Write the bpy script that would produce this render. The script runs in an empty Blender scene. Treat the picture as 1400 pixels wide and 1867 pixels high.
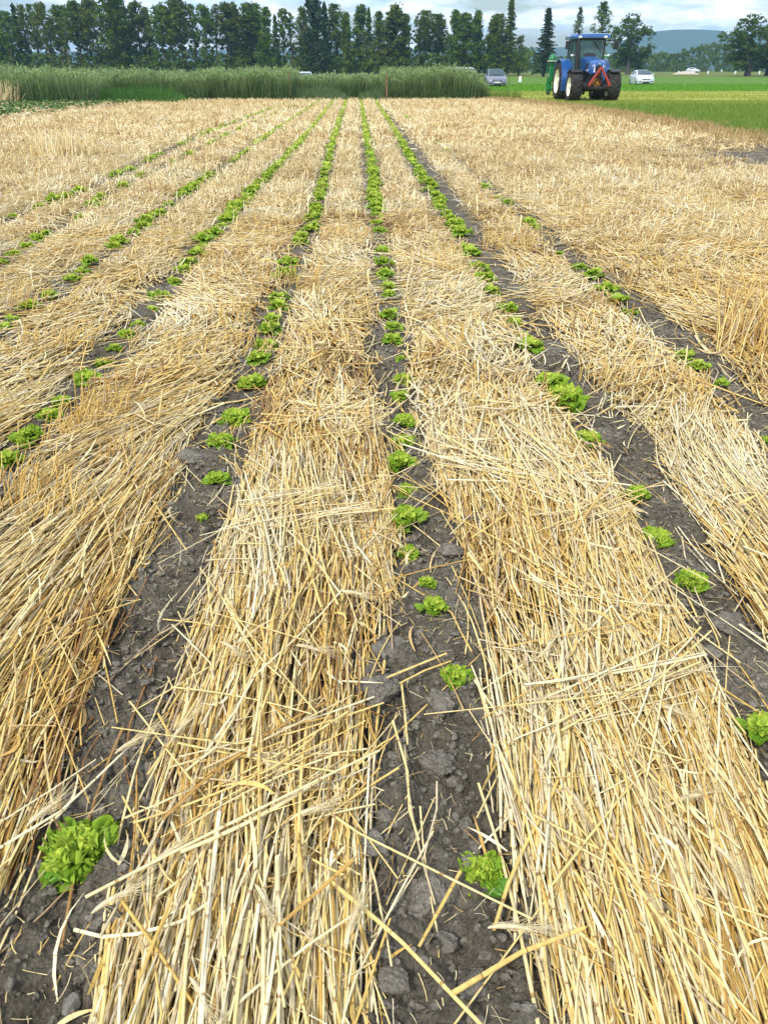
import bpy, math, random
import numpy as np
from mathutils import Vector, Matrix

# ------------------------------------------------------------------ camera, sky, sun, exposure
S = bpy.context.scene
COL = S.collection
R = math.radians
CAM_H, FPX, PITCH, YAW = 1.4, 1402.0, R(29.88), R(1.77)
cam_d = bpy.data.cameras.new('camera')
cam_d.sensor_fit = 'VERTICAL'
cam_d.sensor_height = 24.0
cam_d.lens = 24.0 * FPX / 1867.0
cam_d.clip_start = 0.05
cam_d.clip_end = 9000
cam = bpy.data.objects.new('camera', cam_d)
COL.objects.link(cam)
cam.location = (0, 0, CAM_H)
cam.rotation_euler = (R(90) - PITCH, 0, -YAW)
S.camera = cam
S.cycles.use_denoising = True
S.cycles.max_bounces = 6
S.cycles.diffuse_bounces = 3
S.cycles.glossy_bounces = 2
S.cycles.transmission_bounces = 4
S.cycles.transparent_max_bounces = 8
S.cycles.volume_bounces = 0
S.cycles.use_adaptive_sampling = True
S.cycles.adaptive_threshold = 0.02
S.view_settings.view_transform = 'Standard'
S.view_settings.look = 'None'
S.view_settings.gamma = 1.0
S.view_settings.exposure = 0.54

SUN_EL, SUN_AZ = R(52), R(215)        # azimuth measured clockwise from +Y
W = bpy.data.worlds.new('World')
S.world = W
W.use_nodes = True
wt = W.node_tree
wt.nodes.clear()


def N(tree, kind, **kw):
    n = tree.nodes.new(kind)
    for k, v in kw.items():
        if k.startswith('i_'):
            key = k[2:]
            key = int(key) if key.isdigit() else key.replace('_', ' ')
            n.inputs[key].default_value = v
        else:
            setattr(n, k, v)
    return n


def build_world():
    out = N(wt, 'ShaderNodeOutputWorld')
    bg = N(wt, 'ShaderNodeBackground')
    bg.inputs['Strength'].default_value = 0.09
    sky = N(wt, 'ShaderNodeTexSky', sky_type='NISHITA', sun_disc=False, sun_elevation=SUN_EL, sun_rotation=SUN_AZ)
    sky.air_density = 1.2
    sky.dust_density = 1.0
    tc = N(wt, 'ShaderNodeTexCoord')
    sep = N(wt, 'ShaderNodeSeparateXYZ')
    wt.links.new(tc.outputs['Generated'], sep.inputs[0])
    add = N(wt, 'ShaderNodeMath', operation='ADD', i_1=0.22)
    wt.links.new(sep.outputs['Z'], add.inputs[0])
    mx = N(wt, 'ShaderNodeMath', operation='MAXIMUM', i_1=0.05)
    wt.links.new(add.outputs[0], mx.inputs[0])
    dx = N(wt, 'ShaderNodeMath', operation='DIVIDE')
    dy = N(wt, 'ShaderNodeMath', operation='DIVIDE')
    wt.links.new(sep.outputs['X'], dx.inputs[0]); wt.links.new(mx.outputs[0], dx.inputs[1])
    wt.links.new(sep.outputs['Y'], dy.inputs[0]); wt.links.new(mx.outputs[0], dy.inputs[1])
    cmb = N(wt, 'ShaderNodeCombineXYZ')
    wt.links.new(dx.outputs[0], cmb.inputs['X']); wt.links.new(dy.outputs[0], cmb.inputs['Y'])
    zz = N(wt, 'ShaderNodeMath', operation='MULTIPLY', i_1=7.0)
    wt.links.new(sep.outputs['Z'], zz.inputs[0])
    wt.links.new(zz.outputs[0], cmb.inputs['Z'])
    n1 = N(wt, 'ShaderNodeTexNoise', i_Scale=1.9, i_Detail=8.0, i_Roughness=0.58, i_Distortion=0.3)
    wt.links.new(cmb.outputs[0], n1.inputs['Vector'])
    r1 = N(wt, 'ShaderNodeValToRGB')
    r1.color_ramp.elements[0].position = 0.40
    r1.color_ramp.elements[1].position = 0.56
    wt.links.new(n1.outputs['Fac'], r1.inputs['Fac'])
    # light and grey parts of the cloud deck
    n2 = N(wt, 'ShaderNodeTexNoise', i_Scale=3.4, i_Detail=6.0, i_Roughness=0.6)
    wt.links.new(cmb.outputs[0], n2.inputs['Vector'])
    r2 = N(wt, 'ShaderNodeValToRGB')
    e = r2.color_ramp.elements
    e[0].position, e[0].color = 0.38, (6.2, 8.2, 11.2, 1)
    e[1].position, e[1].color = 0.60, (15.0, 15.2, 15.6, 1)
    wt.links.new(n2.outputs['Fac'], r2.inputs['Fac'])
    mix = N(wt, 'ShaderNodeMix', data_type='RGBA')
    wt.links.new(r1.outputs['Color'], mix.inputs['Factor'])
    wt.links.new(sky.outputs['Color'], mix.inputs['A'])
    wt.links.new(r2.outputs['Color'], mix.inputs['B'])
    wt.links.new(mix.outputs['Result'], bg.inputs['Color'])
    wt.links.new(bg.outputs[0], out.inputs['Surface'])


build_world()
sun_d = bpy.data.lights.new('sun', 'SUN')
sun_d.energy = 2.4
sun_d.angle = R(7)
sun_d.color = (1.0, 0.96, 0.9)
sun = bpy.data.objects.new('sun', sun_d)
COL.objects.link(sun)
sd = Vector((math.sin(SUN_AZ) * math.cos(SUN_EL), math.cos(SUN_AZ) * math.cos(SUN_EL), math.sin(SUN_EL)))
sun.rotation_euler = sd.to_track_quat('Z', 'Y').to_euler()

# ------------------------------------------------------------------ picture point -> place in the world
F_ = np.array([math.sin(YAW) * math.cos(PITCH), math.cos(YAW) * math.cos(PITCH), -math.sin(PITCH)])
R_ = np.array([math.cos(YAW), -math.sin(YAW), 0.0])
U_ = np.cross(R_, F_)


def ray(px, py):
    return F_ * FPX + R_ * (px - 700.0) + U_ * (933.5 - py)


def ground(px, py, z=0.0):
    d = ray(px, py)
    t = (z - CAM_H) / d[2]
    return np.array([d[0] * t, d[1] * t])


def at(px, py, Y):
    d = ray(px, py)
    t = Y / d[1]
    return np.array([d[0] * t, Y, CAM_H + d[2] * t])


def depth(x, y, z=0.0):
    return float(np.dot(np.array([x, y, z - CAM_H]), F_))


# ------------------------------------------------------------------ noise
def _h(ix, iy, seed):
    v = np.sin(ix * 127.1 + iy * 311.7 + seed * 74.7) * 43758.5453
    return v - np.floor(v)


def vnoise(x, y, seed=0):
    x = np.asarray(x, float); y = np.asarray(y, float)
    ix, iy = np.floor(x), np.floor(y)
    fx, fy = x - ix, y - iy
    fx = fx * fx * (3 - 2 * fx); fy = fy * fy * (3 - 2 * fy)
    a, b = _h(ix, iy, seed), _h(ix + 1, iy, seed)
    c, d = _h(ix, iy + 1, seed), _h(ix + 1, iy + 1, seed)
    return (a * (1 - fx) + b * fx) * (1 - fy) + (c * (1 - fx) + d * fx) * fy


def fbm(x, y, sc, oct=4, seed=0, gain=0.5):
    v, a, t = 0.0, 1.0, 0.0
    for o in range(oct):
        v = v + a * (vnoise(x * sc + 13.7 * o, y * sc - 7.1 * o, seed + o) - 0.5)
        t += a; a *= gain; sc *= 2.03
    return v / t * 2


def lumps_h(x, y, sc, frac, seed):
    """round crumbs of uneven size, as a height"""
    X, Y = np.asarray(x, float) * sc, np.asarray(y, float) * sc
    ix, iy = np.floor(X), np.floor(Y); h = np.zeros(np.shape(X))
    for dx in (-1, 0, 1):
        for dy in (-1, 0, 1):
            cx, cy = ix + dx, iy + dy
            px, py = cx + _h(cx, cy, seed), cy + _h(cx, cy, seed + 5)
            r = 0.22 + 0.5 * _h(cx, cy, seed + 9) ** 2
            on = _h(cx, cy, seed + 13) < frac
            d2 = (X - px) ** 2 + (Y - py) ** 2
            h = np.maximum(h, np.where(on, np.sqrt(np.maximum(0, r * r - d2)), 0))
    return h / sc


rng = np.random.default_rng(7)
random.seed(7)


# ------------------------------------------------------------------ mesh helpers
def np_mesh(name, V, Fq, attrs=None, smooth=False):
    """V (n,3), Fq (m,3 or 4) -> mesh"""
    me = bpy.data.meshes.new(name)
    V = np.ascontiguousarray(V, dtype=np.float32)
    Fq = np.ascontiguousarray(Fq, dtype=np.int32)
    k = Fq.shape[1]
    me.vertices.add(len(V)); me.vertices.foreach_set('co', V.ravel())
    me.loops.add(Fq.size); me.loops.foreach_set('vertex_index', Fq.ravel())
    me.polygons.add(len(Fq))
    me.polygons.foreach_set('loop_start', np.arange(0, Fq.size, k, dtype=np.int32))
    me.polygons.foreach_set('use_smooth', np.full(len(Fq), smooth, dtype=bool))
    for an, av in (attrs or {}).items():
        a = me.attributes.new(an, 'FLOAT', 'POINT')
        a.data.foreach_set('value', np.ascontiguousarray(av, dtype=np.float32))
    me.update(calc_edges=True)
    return me


def put(name, me, mat=None, parent=None, loc=None, label=None, cat=None, group=None, kind=None):
    o = bpy.data.objects.new(name, me)
    COL.objects.link(o)
    if mat is not None and me is not None and len(me.materials) == 0:
        me.materials.append(mat)
    if parent is not None: o.parent = parent
    if loc is not None: o.location = loc
    if label: o['label'] = label
    if cat: o['category'] = cat
    if group: o['group'] = group
    if kind: o['kind'] = kind
    return o


def empty(name, loc, label, cat, group=None, rz=0.0):
    o = put(name, None, None, None, loc, label, cat, group)
    o.rotation_euler = (0, 0, rz)
    return o


def copy_tree(o, parent=None):
    c = o.copy(); COL.objects.link(c)
    if parent is not None: c.parent = parent
    for ch in list(o.children): copy_tree(ch, c)
    return c


class MB:
    """collects solid shapes into ONE mesh"""
    def __init__(s): s.v, s.f = [], []

    def add(s, vs, fs):
        b = len(s.v); s.v += [tuple(map(float, v)) for v in vs]
        s.f += [tuple(i + b for i in f) for f in fs]; return s

    def box(s, c, d, rot=None, taper=(1, 1), bev=0.0):
        x, y, z = d[0] / 2, d[1] / 2, d[2] / 2
        vs = []
        if bev <= 0:
            for k, (tx, ty) in ((-1, (1, 1)), (1, taper)):
                vs += [(-x * tx, -y * ty, k * z), (x * tx, -y * ty, k * z), (x * tx, y * ty, k * z), (-x * tx, y * ty, k * z)]
            fs = [(3, 2, 1, 0), (4, 5, 6, 7), (0, 1, 5, 4), (1, 2, 6, 5), (2, 3, 7, 6), (3, 0, 4, 7)]
        else:
            b = min(bev, x * .9, y * .9, z * .9)
            def ring(zz, ins, tx, ty):
                X, Y = (x * tx - ins), (y * ty - ins)
                return [(-X, -Y + b, zz), (-X + b, -Y, zz), (X - b, -Y, zz), (X, -Y + b, zz), (X, Y - b, zz), (X - b, Y, zz), (-X + b, Y, zz), (-X, Y - b, zz)]
            vs = ring(-z, b * .6, 1, 1) + ring(-z + b, 0, 1, 1) + ring(z - b, 0, *taper) + ring(z, b * .6, *taper)
            fs = [tuple(range(7, -1, -1)), tuple(range(24, 32))]
            for r in range(3):
                for i in range(8):
                    j = (i + 1) % 8
                    fs.append((r * 8 + i, r * 8 + j, r * 8 + 8 + j, r * 8 + 8 + i))
        M = rot if rot is not None else Matrix.Identity(3)
        vs = [M @ Vector(v) + Vector(c) for v in vs]
        return s.add(vs, fs)

    def tube(s, pts, r, n=8, caps=True, flat=1.0):
        pts = [Vector(p) for p in pts]
        rs = r if isinstance(r, (list, tuple)) else [r] * len(pts)
        vs, fs = [], []
        prev = None
        for i, p in enumerate(pts):
            d = (pts[min(i + 1, len(pts) - 1)] - pts[max(i - 1, 0)])
            if d.length < 1e-9: d = Vector((0, 0, 1))
            d.normalize()
            if prev is None:
                u = d.orthogonal().normalized()
            else:
                u = (prev - d * prev.dot(d))
                u = u.normalized() if u.length > 1e-6 else d.orthogonal().normalized()
            prev = u; w = d.cross(u)
            for k in range(n):
                a = 2 * math.pi * k / n
                vs.append(p + u * (math.cos(a) * rs[i]) + w * (math.sin(a) * rs[i] * flat))
        for i in range(len(pts) - 1):
            for k in range(n):
                k2 = (k + 1) % n
                fs.append((i * n + k, i * n + k2, (i + 1) * n + k2, (i + 1) * n + k))
        if caps:
            fs.append(tuple(range(n - 1, -1, -1))); fs.append(tuple(range((len(pts) - 1) * n, len(pts) * n)))
        return s.add(vs, fs)

    def lathe(s, c, prof, n=24, axis='X'):
        """prof: list of (axial, radius); closed ends if radius 0"""
        vs, fs = [], []
        for a_, r_ in prof:
            for k in range(n):
                t = 2 * math.pi * k / n
                p, q = r_ * math.cos(t), r_ * math.sin(t)
                v = {'X': (a_, p, q), 'Y': (p, a_, q), 'Z': (p, q, a_)}[axis]
                vs.append((v[0] + c[0], v[1] + c[1], v[2] + c[2]))
        for i in range(len(prof) - 1):
            for k in range(n):
                k2 = (k + 1) % n
                fs.append((i * n + k, i * n + k2, (i + 1) * n + k2, (i + 1) * n + k))
        return s.add(vs, fs)

    def loft(s, rings, caps=True):
        n = len(rings[0]); vs = [p for r in rings for p in r]; fs = []
        for i in range(len(rings) - 1):
            for k in range(n):
                k2 = (k + 1) % n
                fs.append((i * n + k, i * n + k2, (i + 1) * n + k2, (i + 1) * n + k))
        if caps:
            fs.append(tuple(range(n - 1, -1, -1))); fs.append(tuple(range((len(rings) - 1) * n, len(rings) * n)))
        return s.add(vs, fs)

    def quad(s, a, b, c, d, th=0.02):
        """a thin solid panel"""
        a, b, c, d = map(Vector, (a, b, c, d))
        nrm = (b - a).cross(d - a).normalized() * th
        return s.add([a, b, c, d, a + nrm, b + nrm, c + nrm, d + nrm],
                     [(3, 2, 1, 0), (4, 5, 6, 7), (0, 1, 5, 4), (1, 2, 6, 5), (2, 3, 7, 6), (3, 0, 4, 7)])

    def mesh(s, name, smooth=False):
        me = bpy.data.meshes.new(name)
        me.from_pydata(s.v, [], s.f)
        me.update()
        if smooth:
            me.polygons.foreach_set('use_smooth', [True] * len(me.polygons))
            try: me.set_sharp_from_angle(angle=R(38))
            except Exception: pass
        return me

    def build(s, name, mat, parent=None, smooth=False, loc=None, **kw):
        return put(name, s.mesh(name, smooth), mat, parent, loc, **kw)


# ------------------------------------------------------------------ materials
def mat_new(name):
    m = bpy.data.materials.new(name); m.use_nodes = True
    t = m.node_tree; t.nodes.clear()
    out = N(t, 'ShaderNodeOutputMaterial'); b = N(t, 'ShaderNodeBsdfPrincipled')
    t.links.new(b.outputs[0], out.inputs['Surface'])
    return m, t, b, out


def ramp(t, src, stops):
    r = N(t, 'ShaderNodeValToRGB')
    e = r.color_ramp.elements
    while len(e) < len(stops): e.new(0.5)
    for k, (p, c) in enumerate(stops):
        e[k].position = p; e[k].color = (*c, 1) if len(c) == 3 else c
    t.links.new(src, r.inputs['Fac'])
    return r.outputs['Color']


def mixc(t, fac, a, b, mode='MIX'):
    m = N(t, 'ShaderNodeMix', data_type='RGBA', blend_type=mode)
    for key, v in (('Factor', fac), ('A', a), ('B', b)):
        if isinstance(v, (int, float)): m.inputs[key].default_value = v
        elif isinstance(v, tuple): m.inputs[key].default_value = (*v, 1)
        else: t.links.new(v, m.inputs[key])
    return m.outputs['Result']


def attr(t, name):
    return N(t, 'ShaderNodeAttribute', attribute_name=name).outputs['Fac']


def noise_fac(t, scale, detail=4.0, rough=0.55, coord='Object', vec=None):
    n = N(t, 'ShaderNodeTexNoise', i_Scale=scale, i_Detail=detail, i_Roughness=rough)
    if vec is None: vec = N(t, 'ShaderNodeTexCoord').outputs[coord]
    t.links.new(vec, n.inputs['Vector'])
    return n.outputs['Fac']


def bump(t, b, src, strength=0.4, dist=0.01):
    n = N(t, 'ShaderNodeBump', i_Strength=strength, i_Distance=dist)
    t.links.new(src, n.inputs['Height']); t.links.new(n.outputs[0], b.inputs['Normal'])


def simple(name, col, rough=0.5, metal=0.0, var=0.08, scale=6.0, spec=0.5, coat=0.0):
    m, t, b, o = mat_new(name)
    f = noise_fac(t, scale)
    dark = tuple(c * (1 - var * 2) for c in col); light = tuple(min(1, c * (1 + var)) for c in col)
    c = ramp(t, f, [(0.3, dark), (0.7, light)])
    t.links.new(c, b.inputs['Base Color'])
    b.inputs['Roughness'].default_value = rough; b.inputs['Metallic'].default_value = metal
    b.inputs['Specular IOR Level'].default_value = spec
    b.inputs['Coat Weight'].default_value = coat
    return m


def plant_mat(name, stops, trans=0.25, tstops=None, rough=0.5, spec=0.35):
    """colour by the random value of each leaf or blade, and along it"""
    m, t, b, out = mat_new(name)
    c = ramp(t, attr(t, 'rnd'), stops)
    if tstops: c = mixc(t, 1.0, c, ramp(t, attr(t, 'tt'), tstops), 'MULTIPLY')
    t.links.new(c, b.inputs['Base Color'])
    b.inputs['Roughness'].default_value = rough
    b.inputs['Specular IOR Level'].default_value = spec
    if trans > 0:
        tr = N(t, 'ShaderNodeBsdfTranslucent'); t.links.new(c, tr.inputs['Color'])
        mx = N(t, 'ShaderNodeMixShader', i_0=trans)
        t.links.new(b.outputs[0], mx.inputs[1]); t.links.new(tr.outputs[0], mx.inputs[2])
        t.links.new(mx.outputs[0], out.inputs['Surface'])
    return m


def straw_mat(name, stops, rings=True):
    m, t, b, out = mat_new(name)
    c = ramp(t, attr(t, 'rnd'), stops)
    tt = attr(t, 'tt')
    if rings:   # the dark joints of the stalks
        a = N(t, 'ShaderNodeMath', operation='MULTIPLY_ADD', i_1=3.0); t.links.new(tt, a.inputs[0]); t.links.new(attr(t, 'rnd'), a.inputs[2])
        fr = N(t, 'ShaderNodeMath', operation='FRACT'); t.links.new(a.outputs[0], fr.inputs[0])
        nd = ramp(t, fr.outputs[0], [(0.0, (0.32, 0.2, 0.1)), (0.022, (0.4, 0.28, 0.16)), (0.045, (1, 1, 1)), (1.0, (0.93, 0.9, 0.84))])
        c = mixc(t, 0.85, c, nd, 'MULTIPLY')
    wn = N(t, 'ShaderNodeTexWhiteNoise', noise_dimensions='1D')
    wm = N(t, 'ShaderNodeMath', operation='MULTIPLY', i_1=917.0); t.links.new(attr(t, 'rnd'), wm.inputs[0]); t.links.new(wm.outputs[0], wn.inputs['W'])
    c = mixc(t, ramp(t, wn.outputs['Value'], [(0.0, (.75,) * 3), (0.10, (.6,) * 3), (0.2, (0,) * 3), (1.0, (0,) * 3)]), c, (0.50, 0.43, 0.32))
    n = noise_fac(t, 60.0, 2.0)
    c = mixc(t, 1.0, c, ramp(t, n, [(0.3, (0.8, 0.76, 0.7)), (0.65, (1.06, 1.05, 1.04))]), 'MULTIPLY')
    t.links.new(c, b.inputs['Base Color'])
    b.inputs['Roughness'].default_value = 0.42
    b.inputs['Specular IOR Level'].default_value = 0.45
    return m


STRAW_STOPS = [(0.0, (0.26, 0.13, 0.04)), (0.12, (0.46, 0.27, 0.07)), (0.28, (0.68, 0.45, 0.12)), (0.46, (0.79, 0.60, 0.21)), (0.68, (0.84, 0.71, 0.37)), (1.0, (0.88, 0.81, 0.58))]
M_STRAW = straw_mat('straw', STRAW_STOPS)
M_STRAW_FAR = straw_mat('straw_weathered', [(0.0, (0.34, 0.21, 0.09)), (0.11, (0.54, 0.36, 0.14)), (0.3, (0.76, 0.59, 0.27)), (0.6, (0.85, 0.72, 0.40)), (1.0, (0.89, 0.82, 0.58))], rings=False)
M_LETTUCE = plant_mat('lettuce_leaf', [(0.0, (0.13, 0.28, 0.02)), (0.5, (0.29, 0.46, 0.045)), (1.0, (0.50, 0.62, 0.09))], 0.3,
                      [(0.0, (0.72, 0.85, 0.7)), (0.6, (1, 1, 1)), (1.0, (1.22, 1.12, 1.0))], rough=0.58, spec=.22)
M_LETTUCE_OUT = plant_mat('lettuce_outer_leaf', [(0.0, (0.09, 0.24, 0.022)), (1.0, (0.16, 0.34, 0.03))], 0.25, rough=0.4)

# ------------------------------------------------------------------ the soil rows: edges read off the picture (y, left, right)
BANDS = {
 'C': [(1950, 730, 1010), (1867, 720, 990), (1700, 655, 965), (1560, 640, 925), (1480, 690, 915), (1400, 690, 905), (1250, 690, 880), (1100, 725, 840), (1000, 720, 845), (940, 715, 840), (860, 710, 790), (800, 705, 775), (700, 680, 755), (640, 668, 747), (560, 688, 735), (450, 670, 716), (400, 665, 702), (300, 658, 692), (240, 655, 676), (185, 653, 662)],
 'L1': [(1950, -80, 130), (1867, -60, 160), (1700, -10, 185), (1600, 50, 212), (1500, 100, 250), (1400, 130, 285), (1300, 160, 310), (1200, 195, 340), (1100, 220, 375), (1000, 290, 395), (940, 312, 425), (880, 335, 450), (800, 345, 455), (700, 410, 490), (600, 455, 520), (500, 498, 555), (400, 552, 592), (300, 585, 608), (240, 602, 622), (185, 626, 634)],
 'R1': [(1950, 1600, 1900), (1867, 1590, 1850), (1500, 1420, 1620), (1350, 1345, 1490), (1250, 1285, 1430), (1150, 1265, 1400), (1050, 1200, 1325), (950, 1165, 1275), (850, 1100, 1215), (780, 1040, 1150), (700, 985, 1085), (600, 935, 1010), (500, 875, 935), (400, 800, 872), (300, 740, 790), (250, 718, 750), (185, 682, 692)],
 'R2': [(1000, 1560, 1640), (850, 1410, 1510), (780, 1355, 1440), (700, 1280, 1370), (630, 1210, 1295), (570, 1130, 1220), (500, 1050, 1100), (440, 988, 1030), (400, 948, 985), (340, 880, 900), (280, 813, 822), (220, 742, 748), (185, 705, 708)],
 'L2': [(1000, -150, -60), (900, -60, 30), (840, -20, 60), (790, 25, 115), (700, 118, 195), (650, 165, 238), (600, 205, 278), (540, 265, 308), (470, 328, 372), (400, 398, 432), (320, 478, 502), (250, 548, 564), (185, 604, 610)],
 'L3': [(720, -160, -100), (620, -35, 20), (580, 0, 52), (540, 58, 112), (490, 140, 182), (440, 210, 247), (390, 275, 310), (340, 340, 370), (290, 420, 440), (240, 493, 507), (185, 579, 585)],
 'L4': [(560, -160, -115), (480, -20, 22), (430, 58, 97), (380, 140, 165), (330, 238, 256), (280, 343, 358), (230, 443, 453), (185, 555, 560)],
 'L5': [(470, -220, -160), (410, -35, 18), (385, 28, 62), (350, 130, 165), (320, 200, 230), (290, 262, 290), (250, 348, 370), (220, 428, 445), (185, 528, 536)],
}
BF = {}
for key, rows in BANDS.items():
    a = np.array([[*ground(l, y), *ground(r, y)] for y, l, r in rows])
    BF[key] = (a[:, 1], a[:, 0], a[:, 3], a[:, 2])


def band_edges(key, Y):
    yl, xl, yr, xr = BF[key]
    k = 3 + ord(key[0]) % 7 + 3 * ord(key[-1]) % 5
    f = np.clip((Y - 1.5) / 3.0, 0.6, 1.5)
    w1 = 0.045 * f * fbm(Y, Y * 0 + 3.1, 2.6, 4, k, .65); w2 = 0.045 * f * fbm(Y, Y * 0 + 8.1, 2.6, 4, k + 11, .65)
    return np.interp(Y, yl, xl) + w1, np.interp(Y, yr, xr) + w2


def in_soil(X, Y):
    """metres inside a bare soil row (negative outside)"""
    d = np.full(np.shape(X), -9.0)
    for k in BF:
        l, r = band_edges(k, Y)
        d = np.maximum(d, np.minimum(X - l, r - X))
    # the bare patch by the meadow edge
    p = 0.62 - np.sqrt(((X - 7.6) / 1.9) ** 2 + ((Y - 15.8) / 3.6) ** 2) + 1.5 * fbm(X, Y, 2.6, 3, 41, .7)
    d = np.maximum(d, p * 0.6)
    return d


def left_edge(Y): return np.interp(Y, [0, 12, 20, 27, 34, 40, 46, 60], [-10.2, -10.2, -10.3, -11.2, -11.2, -10.4, -9.9, -9.9])
def right_edge(Y): return np.interp(Y, [0, 36, 48, 60], [9.25, 9.25, 7.3, 6.6])


def soil_h(X, Y):
    near = np.clip(1.25 - Y / 14.0, 0.25, 1.0)
    big = 0.030 * fbm(X, Y, 4.5, 3, 1)
    rid = 1 - np.abs(fbm(X, Y, 12.0, 4, 5))
    lump = 0.042 * (np.clip(rid, 0, 1) ** 1.6 - 0.6)
    fine = 0.018 * fbm(X, Y, 48.0, 3, 9, .7)
    wx, wy = 0.014 * fbm(X, Y, 42.0, 2, 51), 0.014 * fbm(X, Y, 42.0, 2, 57)
    X2, Y2 = X + wx, Y + wy
    cl = 0.40 * lumps_h(X2, Y2, 13.0, 0.22, 3) + 0.55 * lumps_h(X2 + 3.3, Y2, 30.0, 0.35, 17) + 0.5 * lumps_h(X2, Y2 + 1.7, 60.0, 0.4, 29)
    return (big + lump + fine + cl) * near - 0.016


def lin(a, b, step): return np.arange(a, b, step)


xs = np.concatenate([-2.0 - np.cumsum(0.012 * 1.03 ** np.arange(150))[::-1], lin(-2.0, 2.4, 0.009), 2.4 + np.cumsum(0.012 * 1.032 ** np.arange(110))])
xs = xs[(xs > -40) & (xs < 10.4)]
ys = np.concatenate([lin(-1.0, 0.6, 0.1), lin(0.6, 4.2, 0.009), 4.2 + np.cumsum(0.012 * 1.012 ** np.arange(330))])
ys = ys[ys < 62]
GX, GY = np.meshgrid(xs, ys)
GZ = soil_h(GX, GY)
GZ = np.where(GX > right_edge(GY) - 0.1, -0.035, GZ)
ny, nx = GX.shape
idx = np.arange(nx * ny).reshape(ny, nx)
FQ = np.stack([idx[:-1, :-1], idx[:-1, 1:], idx[1:, 1:], idx[1:, :-1]], -1).reshape(-1, 4)


def soil_material():
    m, t, b, out = mat_new('soil')
    geo = N(t, 'ShaderNodeNewGeometry')
    n1 = noise_fac(t, 3.0, 6.0, 0.6, vec=geo.outputs['Position'])
    n2 = noise_fac(t, 55.0, 5.0, 0.65, vec=geo.outputs['Position'])
    c1 = ramp(t, n1, [(0.25, (0.092, 0.077, 0.056)), (0.5, (0.168, 0.148, 0.111)), (0.75, (0.30, 0.275, 0.22))])
    c2 = ramp(t, n2, [(0.25, (0.55, 0.52, 0.5)), (0.5, (0.95, 0.95, 0.95)), (0.8, (1.55, 1.5, 1.42))])
    c = mixc(t, 1.0, c1, c2, 'MULTIPLY')
    # chopped straw trodden in between the rows
    lit = attr(t, 'litter')
    n3 = noise_fac(t, 40.0, 3.0, 0.7, vec=geo.outputs['Position'])
    lm = N(t, 'ShaderNodeMath', operation='MULTIPLY'); t.links.new(lit, lm.inputs[0])
    t.links.new(ramp(t, n3, [(0.4, (0, 0, 0)), (0.56, (1, 1, 1))]), lm.inputs[1])
    c = mixc(t, lm.outputs[0], c, (0.50, 0.36, 0.17))
    t.links.new(c, b.inputs['Base Color'])
    b.inputs['Roughness'].default_value = 0.95
    b.inputs['Specular IOR Level'].default_value = 0.15
    n4 = noise_fac(t, 130.0, 6.0, 0.7, vec=geo.outputs['Position'])
    vo = N(t, 'ShaderNodeTexVoronoi', i_Scale=110.0, i_Randomness=1.0); t.links.new(geo.outputs['Position'], vo.inputs['Vector'])
    vm = N(t, 'ShaderNodeMath', operation='MULTIPLY_ADD', i_1=-0.9); t.links.new(vo.outputs['Distance'], vm.inputs[0]); t.links.new(n4, vm.inputs[2])
    bump(t, b, vm.outputs[0], 1.0, 0.012)
    return m


M_SOIL = soil_material()
lit = np.clip(-in_soil(GX, GY) / 0.06, 0, 1) * np.clip((GY - 1.5) / 6, 0.0, 0.9) * (GX < right_edge(GY)) * (GX > left_edge(GY))
put('soil', np_mesh('soil', np.stack([GX, GY, GZ], -1).reshape(-1, 3), FQ, {'litter': lit.ravel()}, True), M_SOIL, kind='structure')


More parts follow.
